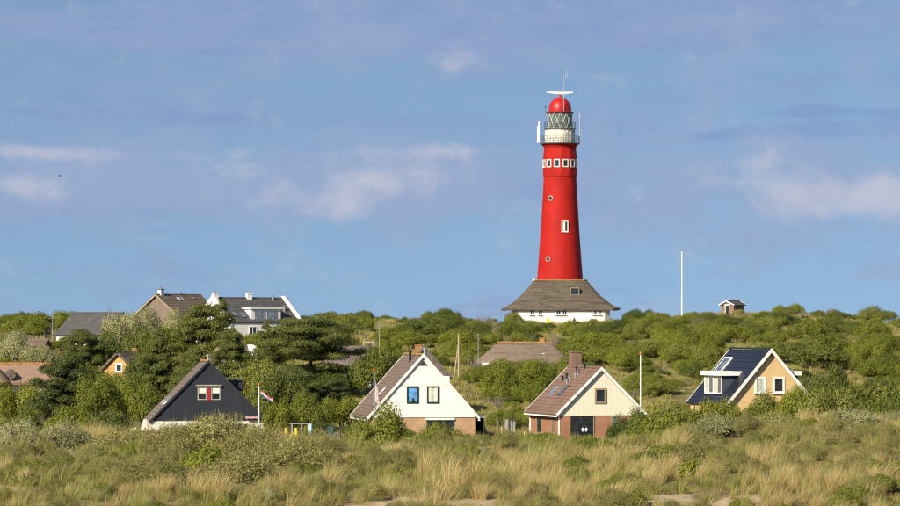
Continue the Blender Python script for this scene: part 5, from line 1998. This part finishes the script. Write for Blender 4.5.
WORD = {'green': 'rounded green shrub', 'lime': 'bright yellow green shrub', 'dark': 'dense dark green shrub', 'buck': 'olive buckthorn bush', 'silver': 'silvery grey green shrub'}
n_slope = 0
SLOPE = []
for cx, cy, w, n, kind in CLUMPS:
    for i in range(n):
        for tr_i in range(8):
            px = cx + gr2.uniform(-0.5, 0.5) * w
            py = cy + gr2.uniform(-0.5, 0.5) * w * 0.26
            Y = ray_y(px, py)
            if Y is None:
                Y = gr2.uniform(535, 572)
            x = X(px, Y)
            s = (1.8 + 4.2 * gr2.random() ** 1.3) * (1.0 if Y > 400 else 0.85)
            h = min(2.6, s * gr2.uniform(0.34, 0.62))
            zg = gzs(x, Y)
            if in_foot(x, Y, s / 2) or hidden(px, PYX(zg + h, Y), PYX(zg, Y), s / 2 / Y * F, Y):
                continue
            k2_ = kind if gr2.random() < 0.72 else ('green', 'dark', 'lime', 'green')[gr2.integers(4)]
            o = shrub(k2_, px, Y, s / Y * F, PYX(zg + h, Y), 'x', 'shrubs ' + region(px, py), stems=False)
            size = 'small ' if s < 3.1 else ('large ' if s > 4.1 else '')
            SLOPE.append((size + WORD[k2_], region(px, py), px, o))
            n_slope += 1
            break
ORD = ['first', 'second', 'third', 'fourth', 'fifth', 'sixth', 'seventh', 'eighth', 'ninth', 'tenth', 'eleventh', 'twelfth', 'thirteenth', 'fourteenth', 'fifteenth', 'sixteenth', 'seventeenth', 'eighteenth', 'nineteenth', 'twentieth']
alike = {}
for wd_, rg_, px_, o_ in SLOPE:
    alike.setdefault((wd_, rg_), []).append((px_, o_))
for (wd_, rg_), lst in alike.items():
    lst.sort(key=lambda e_: e_[0])
    for i_, (px_, o_) in enumerate(lst):
        if len(lst) == 1:
            o_['label'] = wd_ + ' ' + rg_
        elif i_ == len(lst) - 1:
            o_['label'] = 'rightmost ' + wd_ + ' ' + rg_
        elif i_ == 0:
            o_['label'] = 'leftmost ' + wd_ + ' ' + rg_
        else:
            o_['label'] = ORD[min(i_, 19)] + ' ' + wd_.replace('bright yellow green', 'yellow green').replace('dense dark green', 'dark green') + ' from left ' + rg_
print('slope shrubs', n_slope, 'all', len(SHRUBS))


# the rest of the slope thicket, too tangled to count
def spread(n, x_of, y0, y1, want, ymargin=0):
    out = []
    while len(out) < n:
        y = gr2.uniform(y0, y1)
        hw_ = x_of(y)
        x = gr2.uniform(-hw_, hw_)
        if gr2.random() < want(x, y):
            out.append((x, y))
    return out


stock_far = [m_[0] for k_ in ('green', 'dark', 'lime', 'buck', 'silver') for m_ in ST[k_]]
TWIGS = []
for sd0 in (21, 22):
    jr = random.Random(sd0)
    m = MB()
    for i in range(46):
        a = jr.uniform(0, 6.28)
        r = jr.uniform(0.1, 1.0)
        p0 = Vector((0.3 * r * math.cos(a), 0.3 * r * math.sin(a), 0.0))
        p1 = Vector((r * math.cos(a), r * math.sin(a), jr.uniform(0.5, 1.1)))
        p2 = p1 + Vector((jr.uniform(-0.25, 0.35), jr.uniform(-0.25, 0.25), jr.uniform(0.25, 0.6)))
        m.tube(p0, p1, 0.03, 0.018, 4, False).tube(p1, p2, 0.018, 0.008, 4, False)
    TWIGS.append(m.mesh('bare_twigs', M['twig']))
stock_far += TWIGS
kinds_far = [k_ for k_ in ('green', 'dark', 'lime', 'buck', 'silver') for m_ in ST[k_]]
dims_far = [m_[1:] for k_ in ('green', 'dark', 'lime', 'buck', 'silver') for m_ in ST[k_]]
by_kind = {k_: [i for i, q_ in enumerate(kinds_far) if q_ == k_] for k_ in set(kinds_far)}


# grassy openings: column, distance, half sizes
OPEN = [(390, 470, 45, 60), (670, 360, 34, 26), (860, 400, 60, 24), (600, 350, 50, 20), (850, 500, 60, 20), (620, 470, 60, 16), (480, 340, 40, 18), (770, 440, 50, 20)]


def thick(x, y):
    f = float(fbm(np.array(x / 14.0), np.array(y / 18.0), 3, 41))
    t = (f - 0.45) * 6.0
    if y > 530:
        t += 0.3
    px_ = PX(x, y)
    for cx_, cy_, rx_, ry_ in OPEN:
        if ((px_ - cx_) / rx_) ** 2 + ((y - cy_) / ry_) ** 2 < 1:
            t *= 0.12
    return min(max(t, 0.02), 1.0)


P, IDX, ROT, SCL = [], [], [], []
tries = spread(2600, lambda y: 0.16 * y + 14, 318, 640, thick)
for x, y in tries:
    px = PX(x, y)
    fk = float(fbm(np.array(x / 20.0), np.array(y / 20.0), 2, 61))
    kind = 'dark' if fk < 0.40 else ('green' if fk < 0.62 else ('lime' if gr2.random() < 0.5 else 'buck'))
    if gr2.random() < 0.12:
        kind = 'buck'
    i = int(gr2.choice(by_kind[kind]))
    R0, H0 = dims_far[i]
    s = 0.28 + 0.95 * gr2.random() ** 1.8
    hz = s * gr2.uniform(0.6, 0.95)
    zg = gzs(x, y)
    if in_foot(x, y, s * R0) or hidden(px, PYX(zg + hz * H0, y), PYX(zg, y), s * R0 / y * F, y):
        continue
    P.append((x, y, zg - 0.15)); IDX.append(i); ROT.append((gr2.normal(0, 0.13), gr2.normal(0.06, 0.13), gr2.uniform(0, 6.28))); SCL.append((s, s * gr2.uniform(0.7, 1.4), hz))
for x, y in spread(420, lambda y: 0.16 * y + 8, 200, 600, thick):
    s = gr2.uniform(0.5, 1.1)
    zg = gzs(x, y)
    px = PX(x, y)
    if in_foot(x, y, s) or hidden(px, PYX(zg + 1.5 * s, y), PYX(zg, y), s / y * F, y):
        continue
    P.append((x, y, zg)); IDX.append(len(stock_far) - 1 - int(gr2.integers(2))); ROT.append((0, 0.1, gr2.uniform(0, 6.28))); SCL.append((s, s, s * gr2.uniform(0.8, 1.4)))
# wooded valley floor in front of and between the houses
for x, y in spread(330, lambda y: 0.15 * y + 10, 185, 330, lambda x, y: 1.0 if fbm(np.array(x / 9.0), np.array(y / 12.0), 2, 71) > 0.46 else 0.1):
    px = PX(x, y)
    kind = ('green', 'buck', 'dark', 'lime', 'green')[gr2.integers(5)]
    i = int(gr2.choice(by_kind[kind]))
    R0, H0 = dims_far[i]
    s = gr2.uniform(0.5, 1.0)
    hz = s * gr2.uniform(0.6, 0.95)
    zg = gzs(x, y)
    if in_foot(x, y, s * R0) or hidden(px, PYX(zg + hz * H0, y), PYX(zg, y), s * R0 / y * F, y):
        continue
    P.append((x, y, zg - 0.1)); IDX.append(i); ROT.append((0, 0, gr2.uniform(0, 6.28))); SCL.append((s, s, hz))
scatter('thicket', 'tangled low thicket covering the dune slopes between the single shrubs', 'thicket', stock_far, np.array(P), IDX, ROT, SCL)

# ------------------------------------------------------------------ grass
hill_tufts = [tuft_mesh('hill_tuft', M['grass_hill'], 60, 0.62, 0.55, 0.055, 201, 0.15, 0, 0.35),
              tuft_mesh('hill_tuft', M['grass_hill'], 60, 0.48, 0.75, 0.055, 202, 0.10, 0, 0.45),
              tuft_mesh('hill_tuft', M['grass_green'], 60, 0.50, 0.6, 0.055, 203, 0.12, 0, 0.4)]
P, IDX, ROT, SCL = [], [], [], []
N = 26000
yy = gr2.uniform(170, 610, N)
xx = gr2.uniform(-1, 1, N) * (0.15 * yy + 8)
ff = fbm(xx / 16.0, yy / 16.0, 3, 81)
zz_ = gz(xx, yy)
sd_ = sandiness(xx, yy)
for x, y, f, z, s_ in zip(xx, yy, ff, zz_, sd_):
    if s_ > 0.5 or in_foot(x, y, -0.6):
        continue
    sc = gr2.uniform(0.6, 1.35)
    px = PX(x, y)
    if hidden(px, PYX(z + 0.5 * sc, y), PYX(z, y), 1.5, y) and y > 250:
        sc *= 0.35
    P.append((x, y, z)); IDX.append(int(gr2.integers(2)) if f > 0.46 else 2); ROT.append((0, 0, gr2.normal(0, 0.7))); SCL.append((sc, sc, sc * gr2.uniform(0.7, 1.2)))
scatter('slope_grass', 'pale dune grass covering the open slopes and the valley floor', 'grass', hill_tufts, np.array(P), IDX, ROT, SCL)

FG = [('buck', 292, 119, 84, 437, 'buckthorn bush in the grass below the swing frame'),
      ('buck', 150, 110, 92, 456, 'low buckthorn bush at the lower left among pale grass'),
      ('buck', 318, 126, 62, 438, 'buckthorn bush on the crest below the teal panel'),
      ('green', 205, 116, 60, 446, 'greener bush in the middle of the left buckthorns'),
      ('lime', 690, 114, 46, 462, 'bright green bush between the hollow and the right dune'),
      ('buck', 745, 112, 70, 456, 'olive buckthorn bush low in the middle of the right dune'),
      ('buck', 842, 124, 64, 430, 'olive buckthorn bush under the silvery one at the right crest'),
      ('buck', 212, 124, 100, 414, 'wide olive buckthorn bush before the black boarded house'),
      ('buck', 252, 122, 76, 424, 'buckthorn bush in the dune grass below the striped flag'),
      ('buck', 172, 123, 80, 424, 'buckthorn bush in the dune grass below the canvas heap'),
      ('buck', 232, 112, 90, 452, 'low buckthorn bush in the grass under the wide buckthorn'),
      ('buck', 118, 126, 70, 428, 'buckthorn bush at the left below the white garden wall'),
      ('silver', 60, 128, 70, 424, 'silvery buckthorn bush left on the dune crest'),
      ('silver', 18, 126, 60, 420, 'silvery buckthorn bush at the left edge of the dune crest'),
      ('silver', 722, 132, 70, 415, 'silvery buckthorn bush on the dune crest below the ochre house'),
      ('buck', 768, 134, 60, 413, 'olive buckthorn bush on the dune crest right of the silvery one'),
      ('silver', 848, 134, 66, 409, 'silvery buckthorn bush near the right end of the dune crest'),
      ('buck', 700, 122, 60, 436, 'olive buckthorn bush below the silvery one on the right dune'),
      ('buck', 800, 118, 70, 444, 'olive buckthorn bush halfway down the right dune'),
      ('buck', 870, 116, 80, 448, 'olive buckthorn bush at the right edge of the foreground dune'),
      ('lime', 632, 128, 62, 446, 'bright green leafy bush in the hollow below the cream house'),
      ('lime', 598, 132, 54, 447, 'bright green leafy bush left in the hollow below the cream house'),
      ('green', 660, 122, 44, 458, 'small green bush below the bright bushes in the hollow'),
      ('lime', 820, 112, 40, 470, 'small bright green bush low on the right dune'),
      ('green', 470, 140, 60, 447, 'green bush behind the straw grass before the carport'),
      ('green', 530, 138, 56, 447, 'green bush behind the straw grass before the board screen'),
      ('lime', 350, 140, 50, 444, 'bright green bush behind the grass below the large bush'),
      ('lime', 570, 118, 36, 472, 'small bright green bush at the right of the straw tussocks'),
      ('lime', 395, 118, 34, 470, 'small bright green bush among the straw tussocks'),
      ('green', 60, 114, 60, 460, 'low green bush in the grass at the lower left'),
      ('lime', 26, 108, 36, 478, 'small bright green plant near the lower left corner')]


def by_bush(px, y):
    """inside or just before a foreground bush"""
    for b in FG:
        if abs(px - b[1]) < b[3] * 0.42 and b[2] - 5.0 < y < b[2] + 2.0:
            return True
    return False


near_tufts = [tuft_mesh('marram_tuft', M['grass_straw'], 110, 0.80, 0.42, 0.011, 301, 0.20, 0, 0.13, (0.25, 1.0)),
              tuft_mesh('marram_tuft', M['grass_straw'], 90, 0.66, 0.65, 0.011, 302, 0.25, 0, 0.16, (0.1, 0.9)),
              tuft_mesh('marram_tuft', M['grass_green'], 110, 0.75, 0.45, 0.011, 303, 0.18, 0, 0.14, (0.1, 0.9)),
              tuft_mesh('marram_tuft', M['grass_green'], 90, 0.50, 0.80, 0.012, 304, 0.12, 0, 0.18, (0.0, 0.8)),
              tuft_mesh('marram_tuft', M['grass_straw'], 70, 0.30, 1.1, 0.012, 305, 0.12, 0, 0.22, (0.0, 0.6)),
              tuft_mesh('marram_tuft', M['grass_brown'], 80, 0.45, 0.9, 0.012, 306, 0.15, 0, 0.22, (0.0, 0.9)),
              tuft_mesh('marram_tuft', M['grass_brown'], 60, 0.26, 1.2, 0.014, 307, 0.1, 0, 0.26, (0.0, 0.7))]
P, IDX, ROT, SCL = [], [], [], []


def blade(x, y, i, sc, tip=(0, 0)):
    if by_bush(PX(x, y), y):
        if gr2.random() < 0.7:
            return
        sc *= 0.6
    P.append((x, y, gzs(x, y))); IDX.append(i)
    ROT.append((gr2.normal(tip[0], 0.08), gr2.normal(tip[1] + 0.04, 0.08), gr2.normal(0, 0.6)))
    SCL.append((sc, sc, sc * gr2.uniform(0.8, 1.25)))


# short turf everywhere
N = 15000
yy = gr2.uniform(86, 175, N)
xx = gr2.uniform(-1, 1, N) * (0.14 * yy + 5)
ff = fbm(xx / 2.2, yy / 3.0, 3, 91)
sd_ = sandiness(xx, yy)
for x, y, f, s_ in zip(xx, yy, ff, sd_):
    if gr2.random() < s_ * 0.93:
        continue
    i = (4, 1, 3, 5, 2)[gr2.integers(5)] if f > 0.5 else (3, 5, 2, 3, 6)[gr2.integers(5)]
    blade(x, y, i, gr2.uniform(0.4, 0.9) * (0.75 + 0.6 * f))
# tussocks, each a bunch of long blades fanning from one root
for k_ in range(1350):
    y = gr2.uniform(90, 165)
    x = gr2.uniform(-1, 1) * (0.14 * y + 5)
    f = float(fbm(np.array(x / 4.0), np.array(y / 6.0), 2, 92))
    if f < 0.42 and gr2.random() < 0.75:
        continue
    if gr2.random() < float(sandiness(np.array(x), np.array(y))) * 0.9:
        continue
    g_ = float(fbm(np.array(x / 6.0), np.array(y / 8.0), 2, 95)) + gr2.normal(0, 0.07)
    kind = (0, 1) if g_ > 0.50 else ((2, 3) if g_ > 0.38 else (5, 2))
    size = gr2.uniform(0.5, 0.85) if gr2.random() < 0.8 else gr2.uniform(0.85, 1.35)
    pxx = PX(x, y)
    boost = sum(a_ * math.exp(-((pxx - c_) / w_) ** 2) for c_, w_, a_ in ((430, 45, 0.9), (525, 40, 1.0), (300, 30, 0.6), (680, 45, 0.7), (30, 40, 0.6), (850, 60, 0.6))) * math.exp(-((y - 108) / 12.0) ** 2)
    size *= 1 + 0.45 * boost
    if boost > 0.35 and gr2.random() < 0.75:
        kind = (0, 1)
    elif pxx > 700 and y < 118 and gr2.random() < 0.5:
        kind = (5, 1)
    rad = 0.42 * size * gr2.uniform(0.5, 1.5)
    for q in range(int(4 + 5 * size)):
        a = gr2.uniform(0, 6.28)
        r = rad * math.sqrt(gr2.random())
        blade(x + r * math.cos(a), y + r * math.sin(a), kind[0] if gr2.random() < 0.7 else kind[1], size * gr2.uniform(0.65, 1.1), (-0.35 * r * math.sin(a), 0.35 * r * math.cos(a)))
scatter('marram_grass', 'straw coloured marram grass covering the foreground dune', 'grass', near_tufts, np.array(P), IDX, ROT, SCL)

# ------------------------------------------------------------------ foreground shrubs
for kind, px, Y, w, top, lab in FG:
    shrub(kind, px, Y, w, top, lab, near=True)
# creeping plants
herbs = [NEAR['lime'][0][0], NEAR['green'][0][0], NEAR['buck'][0][0], NEAR['buck'][2][0], NEAR['silver'][0][0]]
P, IDX, ROT, SCL = [], [], [], []


def scrubby(x, y):
    px = PX(x, y)
    f = float(fbm(np.array(x / 2.6), np.array(y / 4.0), 2, 97))
    b = 0.16 * math.exp(-((px - 210) / 110) ** 2) + 0.10 * math.exp(-((px - 30) / 60) ** 2) + 0.10 * math.exp(-((px - 800) / 130) ** 2) + 0.06 * math.exp(-((px - 640) / 60) ** 2)
    return 1.0 if f + b > 0.56 else 0.10


for x, y in spread(1800, lambda y: 0.14 * y + 4, 92, 168, scrubby):
    if float(sandiness(np.array(x), np.array(y))) > 0.4 and gr2.random() < 0.8:
        continue
    px = PX(x, y)
    if 560 < px < 690 or gr2.random() < 0.16:
        i = int(gr2.choice([0, 0, 1, 2]))
    else:
        i = int(gr2.choice([2, 2, 2, 3, 3, 3, 3, 1, 1, 4]))
    s = gr2.uniform(0.22, 0.62)
    P.append((x, y, gzs(x, y) - 0.05)); IDX.append(i); ROT.append((0, 0, gr2.uniform(0, 6.28))); SCL.append((s, s, s * gr2.uniform(0.8, 1.3)))
scatter('creeping_plants', 'small creeping plants and seedlings growing between the dune grass', 'plants', herbs, np.array(P), IDX, ROT, SCL)
